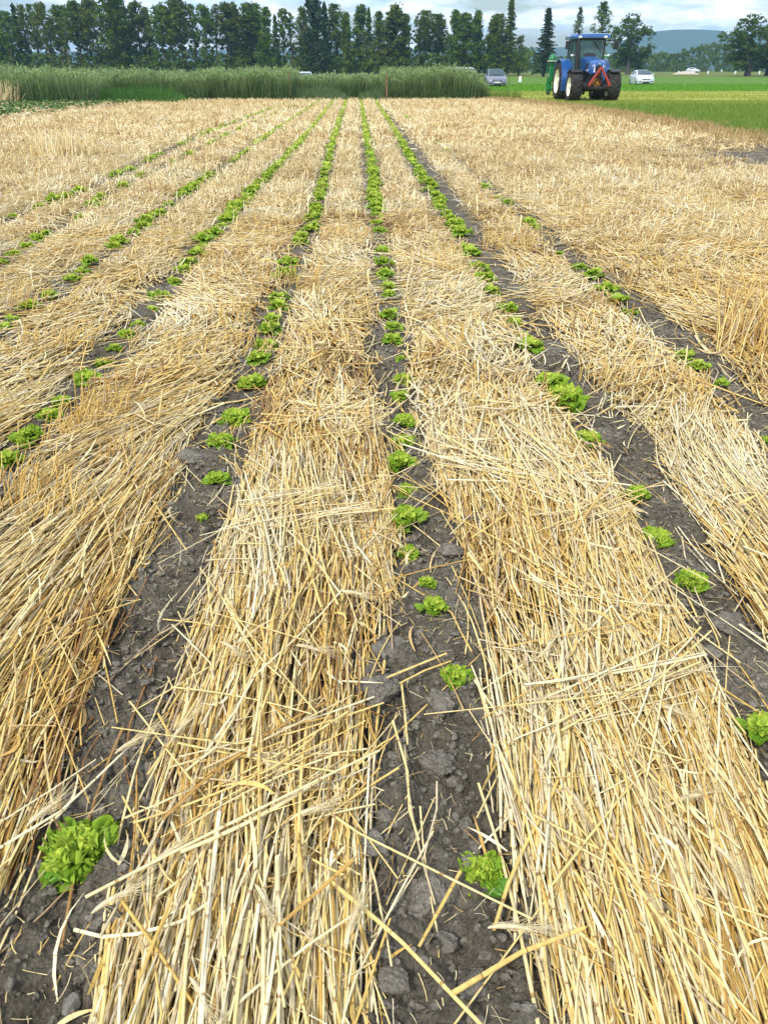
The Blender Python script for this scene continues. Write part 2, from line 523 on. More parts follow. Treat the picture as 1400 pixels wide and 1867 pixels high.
# ------------------------------------------------------------------ straw
class Stalks:
    def __init__(s): s.V, s.F, s.r, s.t, s.n = [], [], [], [], 0

    def add(s, P, head, el, L, Wd, rnd, seg=4, sides=4, lat=0.0, ver=0.0, kink=None, roll=None, taper=0.75, prof=None, flat=None):
        n = len(P)
        if n == 0: return
        t = np.linspace(0, 1, seg + 1)
        d = np.stack([np.sin(head) * np.cos(el), np.cos(head) * np.cos(el), np.sin(el)], -1)
        l = np.stack([np.cos(head), -np.sin(head), np.zeros(n)], -1)
        u = np.cross(l, d)
        tc = (t - 0.5)
        C = P[:, None] + (L[:, None] * tc)[..., None] * d[:, None]
        arc = (4 * tc ** 2 - 0.34)
        C = C + (np.asarray(lat)[..., None] * L[:, None] * arc * 0.5)[..., None] * l[:, None]
        C[..., 2] += np.asarray(ver)[..., None] * L[:, None] * arc * 0.5
        if kink is not None:      # a sharp bend at one joint
            ka, kt = kink
            m = np.clip(t[None] - kt[:, None], 0, 1) * (L * np.tan(ka))[:, None]
            C = C + m[..., None] * l[:, None]
        w = Wd[:, None] * (1 - (1 - taper) * t)[None] * 0.5
        if prof is not None: w = Wd[:, None] * prof[None] * 0.5
        if sides == 2:
            ro = roll if roll is not None else np.zeros(n)
            off = np.cos(ro)[:, None] * l + np.sin(ro)[:, None] * u
            ring = np.stack([C - w[..., None] * off[:, None], C + w[..., None] * off[:, None]], 2)
        else:
            a = np.arange(sides) * 2 * math.pi / sides + 0.4
            ring = C[:, :, None] + w[:, :, None, None] * (np.cos(a)[None, None, :, None] * l[:, None, None] + np.broadcast_to(0.85 if flat is None else np.asarray(flat)[:, None, None, None], (n, 1, 1, 1)) * np.sin(a)[None, None, :, None] * u[:, None, None])
        base = s.n + np.arange(n)[:, None, None] * ((seg + 1) * sides)
        i = np.arange(seg)[:, None] * sides
        ks = np.arange(1 if sides == 2 else sides)[None]
        k2 = (ks + 1) % sides
        q = np.stack(np.broadcast_arrays(base + i + ks, base + i + k2, base + i + sides + k2, base + i + sides + ks), -1)
        s.V.append(ring.reshape(-1, 3)); s.F.append(q.reshape(-1, 4))
        s.r.append(np.repeat(rnd, (seg + 1) * sides)); s.t.append(np.tile(np.repeat(t, sides), n))
        s.n += n * (seg + 1) * sides

    def mesh(s, name, smooth=False):
        return np_mesh(name, np.concatenate(s.V), np.concatenate(s.F), {'rnd': np.concatenate(s.r), 'tt': np.concatenate(s.t)}, smooth)


def half_w(Y): return 0.5 * (0.867 * Y + 0.7)


def scatter(n, y0, y1, margin=0.7, power=1.0):
    """points inside what the camera sees, even per square metre"""
    out = []
    while sum(len(o) for o in out) < n:
        Y = rng.uniform(y0, y1, n * 2)
        hw = half_w(Y) + margin
        hwm = half_w(y1) + margin
        Xc = 0.031 * Y
        X = rng.uniform(-hwm, hwm, n * 2)
        ok = (np.abs(X) < hw)
        X = X + Xc
        ok &= (X > left_edge(Y)) & (X < right_edge(Y) + 0.1)
        out.append(np.stack([X[ok], Y[ok]], -1))
    return np.concatenate(out)[:n]


def keep_off_soil(X, Y, head, L, tol):
    worst = np.full(len(X), -9.0)
    for f in (-0.48, -0.25, 0, 0.25, 0.48):
        worst = np.maximum(worst, in_soil(X + np.sin(head) * L * f, Y + np.cos(head) * L * f))
    return worst < tol


def flow(X, Y):
    """which way the stalks were laid"""
    amp = np.clip((Y - 1.6) / 4.5, 0.07, 1.0)
    h = fbm(X, Y, 0.9, 3, 21) * 2.3 * amp
    h = h + 0.20 * fbm(X, Y, 3.6, 2, 22) + 0.10 * np.clip(X, -1, 1.6)              # they fan out a little near the camera
    # the strip left of the left row lies aslant
    sl = np.clip((-0.75 - X) / 0.5, 0, 1) * np.clip((4.2 - Y) / 1.0, 0, 1)
    h = h + sl * (0.42 + 0.5 * fbm(X, Y, 1.1, 2, 25))
    return h


def pile(X, Y):
    """how deep the straw lies"""
    d = np.clip(-in_soil(X, Y) / 0.22, 0, 1)
    return (0.010 + 0.075 * d) * np.clip(1.15 - Y / 9.0, 0.5, 1) * (0.45 + 0.9 * vnoise(X * 3.2, Y * 2.2, 31))


def bare(X, Y):
    """thin places in the mat"""
    return (fbm(X, Y, 2.1, 3, 61) > np.where((X < -.6) & (Y < 6), 0.22, 0.38))


near_s, far_s = Stalks(), Stalks()


CROSS = [(500, 1430, .20, 1.2), (600, 1500, .10, .9), (1190, 1290, .17, 1.05), (420, 1190, .10, 2.3), (1020, 1120, .13, 2.2), (560, 960, .16, 1.2), (1130, 980, .15, .9), (900, 880, .15, 2.0), (1180, 1690, .09, 2.4), (300, 1640, .10, .8), (620, 780, .2, 1.3), (980, 760, .2, 1.0)]
CROSS = [(*ground(a, b), r, h) for a, b, r, h in CROSS]


def cross_heads(X, Y, head, lev):
    for cx, cy, r, h in CROSS:
        m = (((X - cx) / r) ** 2 + ((Y - cy) / (r * .8)) ** 2 < 1) & (rng.random(len(X)) < .38)
        head = np.where(m, h + rng.normal(0, .28, len(X)), head); lev = np.where(m, 1.05, lev)
    return head, lev


def lay(dest, n, y0, y1, Lr, Wr, spread, cross, sides, seg, tol, elev=0.05, standing=0.0, stand_len=(0.08, 0.2), thin=True, fade=None):
    P = scatter(n, y0, y1)
    if fade is not None: P = P[rng.random(len(P)) < np.clip(np.interp(P[:, 1], *fade), 0, 1)]
    X, Y = P[:, 0], P[:, 1]
    n = len(X)
    L = rng.uniform(*Lr, n)
    head = flow(X, Y) + rng.normal(0, spread, n)
    head = np.where(rng.random(n) < cross, rng.uniform(-1.57, 1.57, n), head)
    lev = rng.random(n)
    if y0 < 5 and Wr[1] > .004: head, lev = cross_heads(X, Y, head, lev)
    head = head + np.where(rng.random(n) < 0.5, 0, math.pi)
    tl = rng.exponential(tol, n) + np.where(rng.random(n) < np.where(Y < 3.2, 0.006, 0.02), 0.3, 0)
    ok = keep_off_soil(X, Y, head, L, tl)
    if thin: ok &= ~(bare(X, Y) & (rng.random(n) < 0.7))
    X, Y, L, head, lev = X[ok], Y[ok], L[ok], head[ok], lev[ok]; n = len(X)
    Z = np.maximum(soil_h(X, Y), -0.01) + 0.006 + pile(X, Y) * lev
    el = rng.normal(0, elev, n) * (0.4 + lev)
    st = rng.random(n) < standing
    L = np.where(st, rng.uniform(*stand_len, n), L)
    el = np.where(st, rng.uniform(0.4, 1.45, n), el)
    Z = np.where(st, soil_h(X, Y) + 0.5 * L * np.sin(np.abs(el)) + 0.02, Z)
    Wd = rng.uniform(*Wr, n) * np.where(rng.random(n) < .22, rng.uniform(1.1, 1.5, n), 1)
    # lower stalks get a darker colour: shade down in the pile, painted in
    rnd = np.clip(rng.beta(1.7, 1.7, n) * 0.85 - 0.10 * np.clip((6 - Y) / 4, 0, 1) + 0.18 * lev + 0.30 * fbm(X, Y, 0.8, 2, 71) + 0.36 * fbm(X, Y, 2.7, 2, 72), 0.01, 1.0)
    kk = np.where(rng.random(n) < 0.16, rng.uniform(-0.7, 0.7, n), 0.0)
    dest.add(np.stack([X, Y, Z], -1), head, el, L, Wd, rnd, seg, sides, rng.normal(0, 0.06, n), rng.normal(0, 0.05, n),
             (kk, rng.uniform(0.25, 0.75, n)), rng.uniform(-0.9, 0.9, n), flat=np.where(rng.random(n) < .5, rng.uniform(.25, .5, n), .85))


def leaves(dest, n, y0, y1, tol=0.05):
    """dry, curling leaf blades and chaff among the stalks"""
    P = scatter(n, y0, y1); X, Y = P[:, 0], P[:, 1]
    n = len(X); L = rng.uniform(0.05, 0.20, n); head = flow(X, Y) + rng.normal(0, 0.6, n)
    ok = keep_off_soil(X, Y, head, L, rng.exponential(tol, n))
    X, Y, L, head = X[ok], Y[ok], L[ok], head[ok]; n = len(X)
    Z = soil_h(X, Y) + 0.012 + pile(X, Y) * rng.uniform(0.6, 1.15, n)
    t = np.linspace(0, 1, 6)
    dest.add(np.stack([X, Y, Z], -1), head, rng.normal(0.05, 0.2, n), L, rng.uniform(0.004, 0.010, n), rng.uniform(0.35, .95, n) * np.where(rng.random(n) < .2, .3, 1), 5, 2,
             rng.normal(0, 0.25, n), rng.normal(0, 0.2, n), None, rng.uniform(-1.3, 1.3, n), prof=np.array([0.35, 0.9, 1, 0.85, 0.5, 0.06]))


def chaff(dest, n, y0, y1):
    P = scatter(n, y0, y1); X, Y = P[:, 0], P[:, 1]; n = len(X)
    L = 0.012 + rng.exponential(0.022, n)
    Z = soil_h(X, Y) + 0.006
    dest.add(np.stack([X, Y, Z], -1), rng.uniform(0, 6.28, n), rng.normal(0, 0.15, n), L, rng.uniform(0.001, 0.003, n), rng.uniform(0.2, 1.0, n), 3, 3, rng.normal(0, 0.12, n), rng.normal(0, 0.1, n))


def ear(dest, px, py, head, L=0.08, lift=0.075):
    """a bearded ear lying on the straw"""
    g = ground(px, py, lift); c = np.array([[g[0], g[1], lift]])
    dest.add(c, np.array([head]), np.array([0.06]), np.array([L]), np.array([0.0105]), np.array([0.74]), 8, 6, 0.15, 0.0, prof=np.array([.3, .75, .9, 1, .95, .9, .8, .6, .2]))
    k = 34
    f = rng.uniform(-0.45, 0.5, k)
    P = c + (L * f)[:, None] * np.array([math.sin(head), math.cos(head), 0.06]) 
    La = rng.uniform(0.05, 0.10, k); hh = head + rng.normal(0, 0.22, k); ee = rng.normal(0.08, 0.15, k)
    P = P + 0.5 * La[:, None] * np.stack([np.sin(hh), np.cos(hh), np.sin(ee)], -1)
    dest.add(P, hh, ee, La, np.full(k, 0.0013), rng.uniform(0.55, .9, k), 3, 3, rng.normal(0, .15, k), 0.0, taper=0.2)


# nearest mat: long combed stalks in several layers
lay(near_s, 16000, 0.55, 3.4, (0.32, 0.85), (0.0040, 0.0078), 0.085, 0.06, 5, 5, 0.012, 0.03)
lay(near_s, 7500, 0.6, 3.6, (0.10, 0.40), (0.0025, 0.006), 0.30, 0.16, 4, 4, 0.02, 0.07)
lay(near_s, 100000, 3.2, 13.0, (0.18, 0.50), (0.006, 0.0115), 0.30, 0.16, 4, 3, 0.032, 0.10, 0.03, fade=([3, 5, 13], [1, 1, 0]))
lay(near_s, 9000, 0.6, 4.2, (0.06, 0.35), (0.0010, 0.0022), 0.5, 0.3, 3, 4, 0.02, 0.09)
leaves(near_s, 1500, 0.6, 3.4); leaves(near_s, 9000, 3.2, 9)
chaff(near_s, 5500, 0.6, 3.0); chaff(near_s, 7000, 3.0, 7)
EARS = [(239, 1355, .9), (365, 1815, 2.6), (205, 1640, 1.0), (640, 1690, .3), (1250, 1455, 1.3), (1180, 1640, 2.8), (470, 1380, 2.2), (330, 1330, .5), (930, 1690, 1.7),
        (560, 1480, 1.2), (80, 1480, .7), (420, 1180, 2.4), (1100, 1130, 2.6), (1320, 1560, 2.8), (1000, 1180, .4), (300, 1560, .8), (560, 1180, 2.0), (1215, 1290, 2.2), (480, 1640, 2.7), (1050, 1460, 2.9), (640, 1080, 1.9), (945, 1010, 2.5)]
for px, py, h in EARS: ear(near_s, px, py, h)

# farther off the stalks lie every way and short stubble still stands
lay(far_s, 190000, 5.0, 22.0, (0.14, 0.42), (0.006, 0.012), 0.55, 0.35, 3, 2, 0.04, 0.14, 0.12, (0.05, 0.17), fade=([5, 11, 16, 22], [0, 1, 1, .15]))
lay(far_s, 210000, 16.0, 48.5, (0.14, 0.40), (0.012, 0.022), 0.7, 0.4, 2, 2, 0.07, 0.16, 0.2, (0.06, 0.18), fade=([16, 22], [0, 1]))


def tuft(dest, px, py, n, rad, hmin, hmax, lean_h, lean, col=(0.15, 0.55), w=(0.004, 0.007)):
    """a clump of stalks still standing"""
    g = ground(px, py)
    a = rng.uniform(0, 6.28, n); r = rad * np.sqrt(rng.random(n))
    L = rng.uniform(hmin, hmax, n); el = np.clip(1.5 - np.abs(rng.normal(lean, 0.22, n)), 0.15, 1.5)
    X, Y = g[0] + r * np.cos(a) * 1.3, g[1] + r * np.sin(a)
    hd = lean_h + rng.normal(0, 0.5, n)
    Z = soil_h(X, Y) + 0.01
    P = np.stack([X + np.sin(hd) * np.cos(el) * L / 2, Y + np.cos(hd) * np.cos(el) * L / 2, Z + np.sin(el) * L / 2], -1)
    dest.add(P, hd, el, L, rng.uniform(*w, n), rng.uniform(*col, n), 4, 4, rng.normal(0, 0.15, n), -np.abs(rng.normal(0, 0.15, n)))


for a in [(190, 770, 60, .10, .10, .26, .9, .2), (140, 800, 60, .12, .08, .22, .9, .5), (215, 850, 25, .06, .08, .2, .5, .3), (240, 740, 50, .12, .05, .15, 1.2, .9), (35, 930, 60, .12, .1, .25, .6, .4), (110, 960, 50, .1, .08, .2, .6, .5),
          (400, 590, 40, .15, .08, .2, .8, .4), (90, 640, 60, .2, .08, .2, .6, .4), (540, 520, 60, .2, .08, .2, .6, .4), (840, 640, 40, .1, .05, .2, 0, .3), (800, 480, 60, .2, .06, .2, 0, .3), (1120, 700, 50, .15, .05, .18, .5, .5),
          (1240, 720, 40, .12, .06, .16, .5, .5), (630, 440, 60, .2, .08, .2, .4, .4), (20, 560, 50, .2, .1, .22, .4, .4), (470, 640, 50, .2, .06, .15, .4, .6), (300, 640, 50, .2, .06, .15, 1., .6), (930, 450, 60, .2, .1, .2, .2, .4)]:
    tuft(near_s, *a)
tfar = scatter(2200, 7.0, 45)
tfar = tfar[(in_soil(tfar[:, 0], tfar[:, 1]) < -0.12)]
for k in range(9):
    m = rng.random(len(tfar)) < 0.75
    q = tfar[m] + rng.normal(0, 0.07, (m.sum(), 2)) * np.array([1.6, 1.0])
    n = len(q); L = rng.uniform(0.08, 0.22, n); hd = rng.uniform(0, 6.28, n); el = rng.uniform(0.9, 1.5, n)
    far_s.add(np.stack([q[:, 0], q[:, 1], soil_h(q[:, 0], q[:, 1]) + L * 0.45 + .02], -1), hd, el, L, 0.004 + 0.00035 * q[:, 1] * rng.uniform(.7, 1.2, n), rng.uniform(0.0, 0.4, n), 2, 3)

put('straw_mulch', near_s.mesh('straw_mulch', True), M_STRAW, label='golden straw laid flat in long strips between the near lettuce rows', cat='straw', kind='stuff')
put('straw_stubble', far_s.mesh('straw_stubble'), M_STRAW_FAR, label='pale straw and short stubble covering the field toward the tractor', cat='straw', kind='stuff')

# two larger clumps that still stand tall
for (px, py, n, rad, h0, h1, lh, ln, lab) in [(1385, 640, 170, .22, .25, .55, .75, .55, 'tall leaning tuft of golden straw at the photo\'s right edge'),
                                              (118, 285, 190, .45, .2, .5, -.2, .2, 'greenish standing tuft of dry stalks amid pale stubble at left'),
                                              (2, 192, 260, .7, .6, 1.15, .4, .3, 'golden sheaf of ripe standing stalks beside the tall green cereal')]:
    s_ = Stalks(); tuft(s_, px, py, n, rad, h0, h1, lh, ln, (0.1, 0.6) if py > 400 else (.3, .75), (0.006, 0.009) if py > 400 else (0.012, 0.025))
    put('straw_tuft', s_.mesh('straw_tuft', True), M_STRAW if py > 400 else M_STRAW_FAR, label=lab, cat='straw tuft', group='clumps of straw still standing')

# single stalks lying across the bare soil
LOOSE = [([(603, 1607), (690, 1680), (735, 1720), (878, 1870)], .0085, .03, .06, 'long straw stalk running aslant over soil toward the bottom edge', .5),
         ([(839, 1589), (800, 1660), (764, 1725)], .0085, .05, .05, 'thick short stalk pointing up to the lettuce in the central row', .35),
         ([(825, 1811), (950, 1736), (1066, 1691)], .0095, .06, .05, 'thick straight stalk bridging the soil near the bottom edge', .4),
         ([(643, 1568), (580, 1625), (509, 1687)], .0095, .075, .08, 'orange stalk lying across the other straw beside soil clods', .2),
         ([(716, 1314), (743, 1407), (746, 1478), (764, 1532)], .006, .03, .04, 'bent stalk standing out of cloddy soil in the central row', .6),
         ([(796, 1425), (796, 1475), (771, 1568)], .005, .05, .03, 'thin kinked stalk leaning over the clods in the central row', .7),
         ([(704, 1236), (760, 1213), (814, 1191)], .006, .03, .05, 'upper of two stalks left of the lone central lettuce', .45),
         ([(728, 1246), (775, 1222), (822, 1205)], .005, .03, .04, 'lower of two stalks left of the lone central lettuce', .4),
         ([(0, 1546), (110, 1480), (170, 1425), (239, 1358)], .006, .07, .06, 'pale eared stalk reaching over bare soil above the big lettuce', .95),
         ([(0, 1500), (95, 1440), (175, 1385)], .005, .07, .05, 'thin stalk crossing soil higher up than the eared one', .9),
         ([(136, 1695), (188, 1708), (250, 1703), (330, 1680), (389, 1640)], .007, .03, .07, 'curved pale stalk below the big lettuce at bottom left', .85),
         ([(732, 1246), (738, 1300), (743, 1357)], .006, .02, .03, 'upright looking stalk between two lumps in the central soil', .55)]
for pts, w, z0, z1, lab, col in LOOSE:
    P = [np.array([*ground(px, py, z0 + (z1 - z0) * i / (len(pts) - 1)), z0 + (z1 - z0) * i / (len(pts) - 1)]) for i, (px, py) in enumerate(pts)]
    st = []
    for i in range(len(P) - 1):
        for f in np.linspace(0, 1, 4)[:-1]: st.append(P[i] + (P[i + 1] - P[i]) * f)
    st.append(P[-1])
    b = MB(); b.tube(st, [w / 2 * (1 - 0.25 * i / len(st)) for i in range(len(st))], 7, True, 0.8)
    me = b.mesh('straw_stalk', True)
    a = me.attributes.new('rnd', 'FLOAT', 'POINT'); a.data.foreach_set('value', np.full(len(me.vertices), col, np.float32))
    a = me.attributes.new('tt', 'FLOAT', 'POINT'); a.data.foreach_set('value', np.minimum(1, np.arange(len(me.vertices)) // 7 / max(1, len(st) - 1)).astype(np.float32))
    put('straw_stalk', me, M_STRAW, label=lab, cat='straw stalk', group='loose stalks on the soil')

# ------------------------------------------------------------------ clods and stones
import bmesh


def lump_mesh(name, seed, sx, sy, sz, rough=0.42, sub=5, sharp=False):
    bm = bmesh.new(); bmesh.ops.create_icosphere(bm, subdivisions=sub, radius=1.0)
    me = bpy.data.meshes.new(name); bm.to_mesh(me); bm.free()
    n = len(me.vertices); co = np.empty(n * 3, np.float32); me.vertices.foreach_get('co', co); co = co.reshape(-1, 3).astype(float)
    d = 1 + rough * (fbm(co[:, 0] + co[:, 2] * .7, co[:, 1] - co[:, 2] * .6, 1.3, 4, seed) + 0.75 * fbm(co[:, 0] - co[:, 2], co[:, 1] + co[:, 2], 3.6, 5, seed + 3, .68))
    if not sharp:
        for k in range(6):
            v = np.random.default_rng(seed + k).normal(size=3); v /= np.linalg.norm(v)
            p = co @ v; d = np.where(p > 0.5, np.minimum(d, (0.66 + .12 * fbm(co[:, 0] + co[:, 2], co[:, 1] - co[:, 2], 4.0, 4, seed + k, .65)) / np.maximum(p, .01)), d)
    if sharp:
        for k in range(7):
            v = np.random.default_rng(seed + k).normal(size=3); v /= np.linalg.norm(v)
            p = co @ v; d = np.where(p > 0.55, np.minimum(d, 0.62 / np.maximum(p, .01)), d)
    co = co * d[:, None] * np.array([sx, sy, sz])
    me.vertices.foreach_set('co', co.astype(np.float32).ravel()); me.attributes.new('litter', 'FLOAT', 'POINT'); me.update()
    me.polygons.foreach_set('use_smooth', [not sharp] * len(me.polygons))
    return me


M_STONE = simple('stone', (0.20, 0.185, 0.155), 0.85, var=0.25, scale=40)
M_CLOD = M_SOIL.copy(); M_CLOD.name = 'dry_soil'
for n_ in M_CLOD.node_tree.nodes:
    if n_.type == 'VALTORGB' and n_.color_ramp.elements[0].color[0] < 0.12 and len(n_.color_ramp.elements) == 3 and n_.color_ramp.elements[0].color[0] > 0.01:
        for e_, c_ in zip(n_.color_ramp.elements, ((0.19, 0.168, 0.132), (0.27, 0.243, 0.195), (0.36, 0.33, 0.275))): e_.color = (*c_, 1)
CLODS = [(785, 1622, 105, 'broad flat grey clod nearest the lone bottom lettuce'), (680, 1545, 75, 'crumbly tall clod beside the left straw strip near the bottom'), (645, 1580, 50, 'dark clod half under the left straw strip'),
         (705, 1188, 80, 'smooth grey clod below the pair of crossing stalks'), (690, 1262, 90, 'wide lump of soil against the left straw near the lone central lettuce'), (800, 1285, 60, 'long lump of soil just below the lone central lettuce'),
         (795, 1385, 75, 'rounded grey clod on the central soil row right of the bent stalk'), (825, 1420, 32, 'small round clod touching the larger rounded clod'), (850, 1500, 55, 'knobbly clod on the ridge above the bottom lettuce'),
         (958, 1495, 52, 'dark clod in the gap of the right straw strip'), (812, 1718, 50, 'pale round clod with green moss under it'), (760, 1520, 34, 'little clod at the foot of the kinked stalk'),
         (700, 1485, 40, 'small clod above the crumbly tall one'), (720, 1640, 50, 'dark round clod joined to the broad flat clod'), (1325, 1145, 60, 'grey clod at the right side below the straw edge'),
         (343, 840, 55, 'light grey clod beside the left row where straw ends'), (825, 1010, 50, 'round clod just under the middle of the central row'), (868, 955, 40, 'clod leaning on the right straw halfway up'),
         (1020, 1850, 60, 'dark lump at the bottom edge between the straw strips'), (865, 1800, 60, 'clod under the long slanting stalk at bottom'), (1295, 1190, 35, 'small clod on the soil left of the far right grey clod'), (720, 1790, 60, 'lump of soil beside the left straw at the bottom edge')]
for i, (px, py, w, lab) in enumerate(CLODS):
    g = ground(px, py); sc = w * depth(g[0], g[1]) / FPX / 2
    me = lump_mesh('soil_clod', 100 + i * 7, sc, sc * random.uniform(.75, 1.05), sc * random.uniform(.42, .62))
    o = put('soil_clod', me, M_CLOD, None, (g[0], g[1], soil_h(g[0], g[1]) + sc * 0.12), lab, 'clod', 'clods on the bare soil')
    o.rotation_euler = (0, 0, random.uniform(0, 6))
for i, (px, py, w, lab) in enumerate([(126, 1832, 42, 'pale pointed stone on the soil at the bottom left'), (147, 1742, 27, 'small oblong pale stone above the pointed stone')]):
    g = ground(px, py); sc = w * depth(g[0], g[1]) / FPX / 2
    me = lump_mesh('stone', 300 + i, sc * .8, sc * 1.25, sc * .6, 0.2, 4, True)
    put('stone', me, M_STONE, None, (g[0], g[1], soil_h(g[0], g[1]) + sc * 0.2), lab, 'stone', 'stones on the soil')

# crumbs of soil, too many to count
lumps = [lump_mesh('crumb', 500 + i, 1, .85, .65, 0.7, 2) for i in range(4)]
LV = []
for me in lumps:
    co = np.empty(len(me.vertices) * 3, np.float32); me.vertices.foreach_get('co', co)
    fi = np.empty(len(me.loops), np.int32); me.loops.foreach_get('vertex_index', fi)
    LV.append((co.reshape(-1, 3).copy(), fi.reshape(-1, 3).copy())); bpy.data.meshes.remove(me)
P = scatter(70000, 0.55, 5.0)
P = P[in_soil(P[:, 0], P[:, 1]) > -0.01]
VV, FF, nb = [], [], 0
for i, (x, y) in enumerate(P):
    co, fi = LV[i % 4]; s_ = 0.0018 + 0.012 * rng.random() ** 4; a = rng.random() * 6.28
    c, s2 = math.cos(a), math.sin(a)
    q = np.stack([co[:, 0] * c - co[:, 1] * s2, co[:, 0] * s2 + co[:, 1] * c, co[:, 2]], -1) * s_
    VV.append(q + np.array([x, y, soil_h(x, y) + s_ * 0.3])); FF.append(fi + nb); nb += len(co)
put('soil_crumbs', np_mesh('soil_crumbs', np.concatenate(VV), np.concatenate(FF), {'litter': np.zeros(nb)}, False), M_CLOD, label='loose crumbs of grey soil strewn over the bare rows', cat='soil', kind='stuff')

# ------------------------------------------------------------------ lettuce
def leaf_np(L, Wd, az, el, ns, nt, seed, curl=0.7, ruf=0.16, freq=9.0):
    """one frilled leaf: a sheet that rises, arches over and has a wavy, curled rim"""
    r_ = np.random.default_rng(seed)
    s_ = np.linspace(0.0, 1, ns)[:, None]; t_ = np.linspace(-1, 1, nt)[None]
    th = el - curl * s_ ** 1.6                       # elevation along the rib
    dr = np.cos(th) * L / (ns - 1); dz = np.sin(th) * L / (ns - 1)
    rad = np.cumsum(dr, 0) - dr[0]; zz = np.cumsum(dz, 0) - dz[0]
    w = Wd * (0.16 + 0.84 * np.clip(s_ / .62, 0, 1) ** 0.9) * np.sqrt(np.clip(1 - np.clip((s_ - .55) / .47, 0, 1) ** 2.4, 0.03, 1))
    rim = np.clip(np.maximum(np.abs(t_) ** 2.4, (s_ ** 3.5)) , 0, 1) * np.clip(s_ * 2.2, 0, 1)
    ph = np.arctan2(t_ * 0.75, s_ - 0.35 + 0 * t_)
    wave = np.sin(freq * ph + r_.uniform(0, 6.28)) + 0.55 * np.sin(freq * 2.2 * ph + r_.uniform(0, 6.28) + 4 * s_)
    off = ruf * L * rim * wave * 0.6 + 0.10 * L * (t_ ** 2) * np.clip(s_, 0, 1)
    off = off + 0.02 * L * np.sin(17 * s_ + 9 * t_ + r_.uniform(0, 6))
    x = rad - np.sin(th) * off + 0.09 * L * rim * np.cos(freq * 1.7 * ph + 1)
    z = zz + np.cos(th) * off
    y = t_ * w * (1 + 0.20 * rim * np.sin(freq * 1.4 * ph + 2)) + 0 * s_
    x, y, z = np.broadcast_arrays(x, y, z)
    c, sn = math.cos(az), math.sin(az)
    V = np.stack([x * c - y * sn, x * sn + y * c, z], -1).reshape(-1, 3)
    id_ = np.arange(ns * nt).reshape(ns, nt)
    F = np.stack([id_[:-1, :-1], id_[:-1, 1:], id_[1:, 1:], id_[1:, :-1]], -1).reshape(-1, 4)
    return V, F, np.broadcast_to(rim, (ns, nt)).reshape(-1)


def lettuce_np(seed, nl, ns, nt, rad=0.08, flat=0.0):
    r_ = np.random.default_rng(seed); V, F, A, T, n = [], [], [], [], 0
    for i in range(nl):
        f = i / max(1, nl - 1)                       # 0 heart .. 1 outside
        L = rad * (0.70 + 0.50 * f) * r_.uniform(.85, 1.15)
        el = 1.42 - 0.98 * f - flat * 0.3 + r_.normal(0, .1)
        v, fq, rim = leaf_np(L, L * r_.uniform(.42, .56), i * 2.4 + r_.normal(0, .25), el, ns, nt, seed * 97 + i, 0.75 + .6 * r_.random(), 0.25, r_.uniform(9, 13.5))
        v[:, 2] += 0.006 + 0.012 * (1 - f)
        V.append(v); F.append(fq + n); n += len(v)
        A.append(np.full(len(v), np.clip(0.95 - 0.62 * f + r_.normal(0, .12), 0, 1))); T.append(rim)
    return np.concatenate(V), np.concatenate(F), np.concatenate(A), np.concatenate(T)


def lettuce_mesh(*a, **k):
    V, F, A, T = lettuce_np(*a, **k)
    return np_mesh('lettuce', V, F, {'rnd': A, 'tt': T}, True)


LM_NEAR = [lettuce_mesh(11 + i, 22, 26, 45) for i in range(4)]
LM_MID = [lettuce_mesh(31 + i, 16, 9, 13) for i in range(5)]
LM_FAR = [lettuce_mesh(51 + i, 9, 5, 6) for i in range(4)]
LF_NP = [lettuce_np(71 + i, 7, 3, 4) for i in range(4)]
for me in LM_NEAR + LM_MID + LM_FAR: me.materials.append(M_LETTUCE)

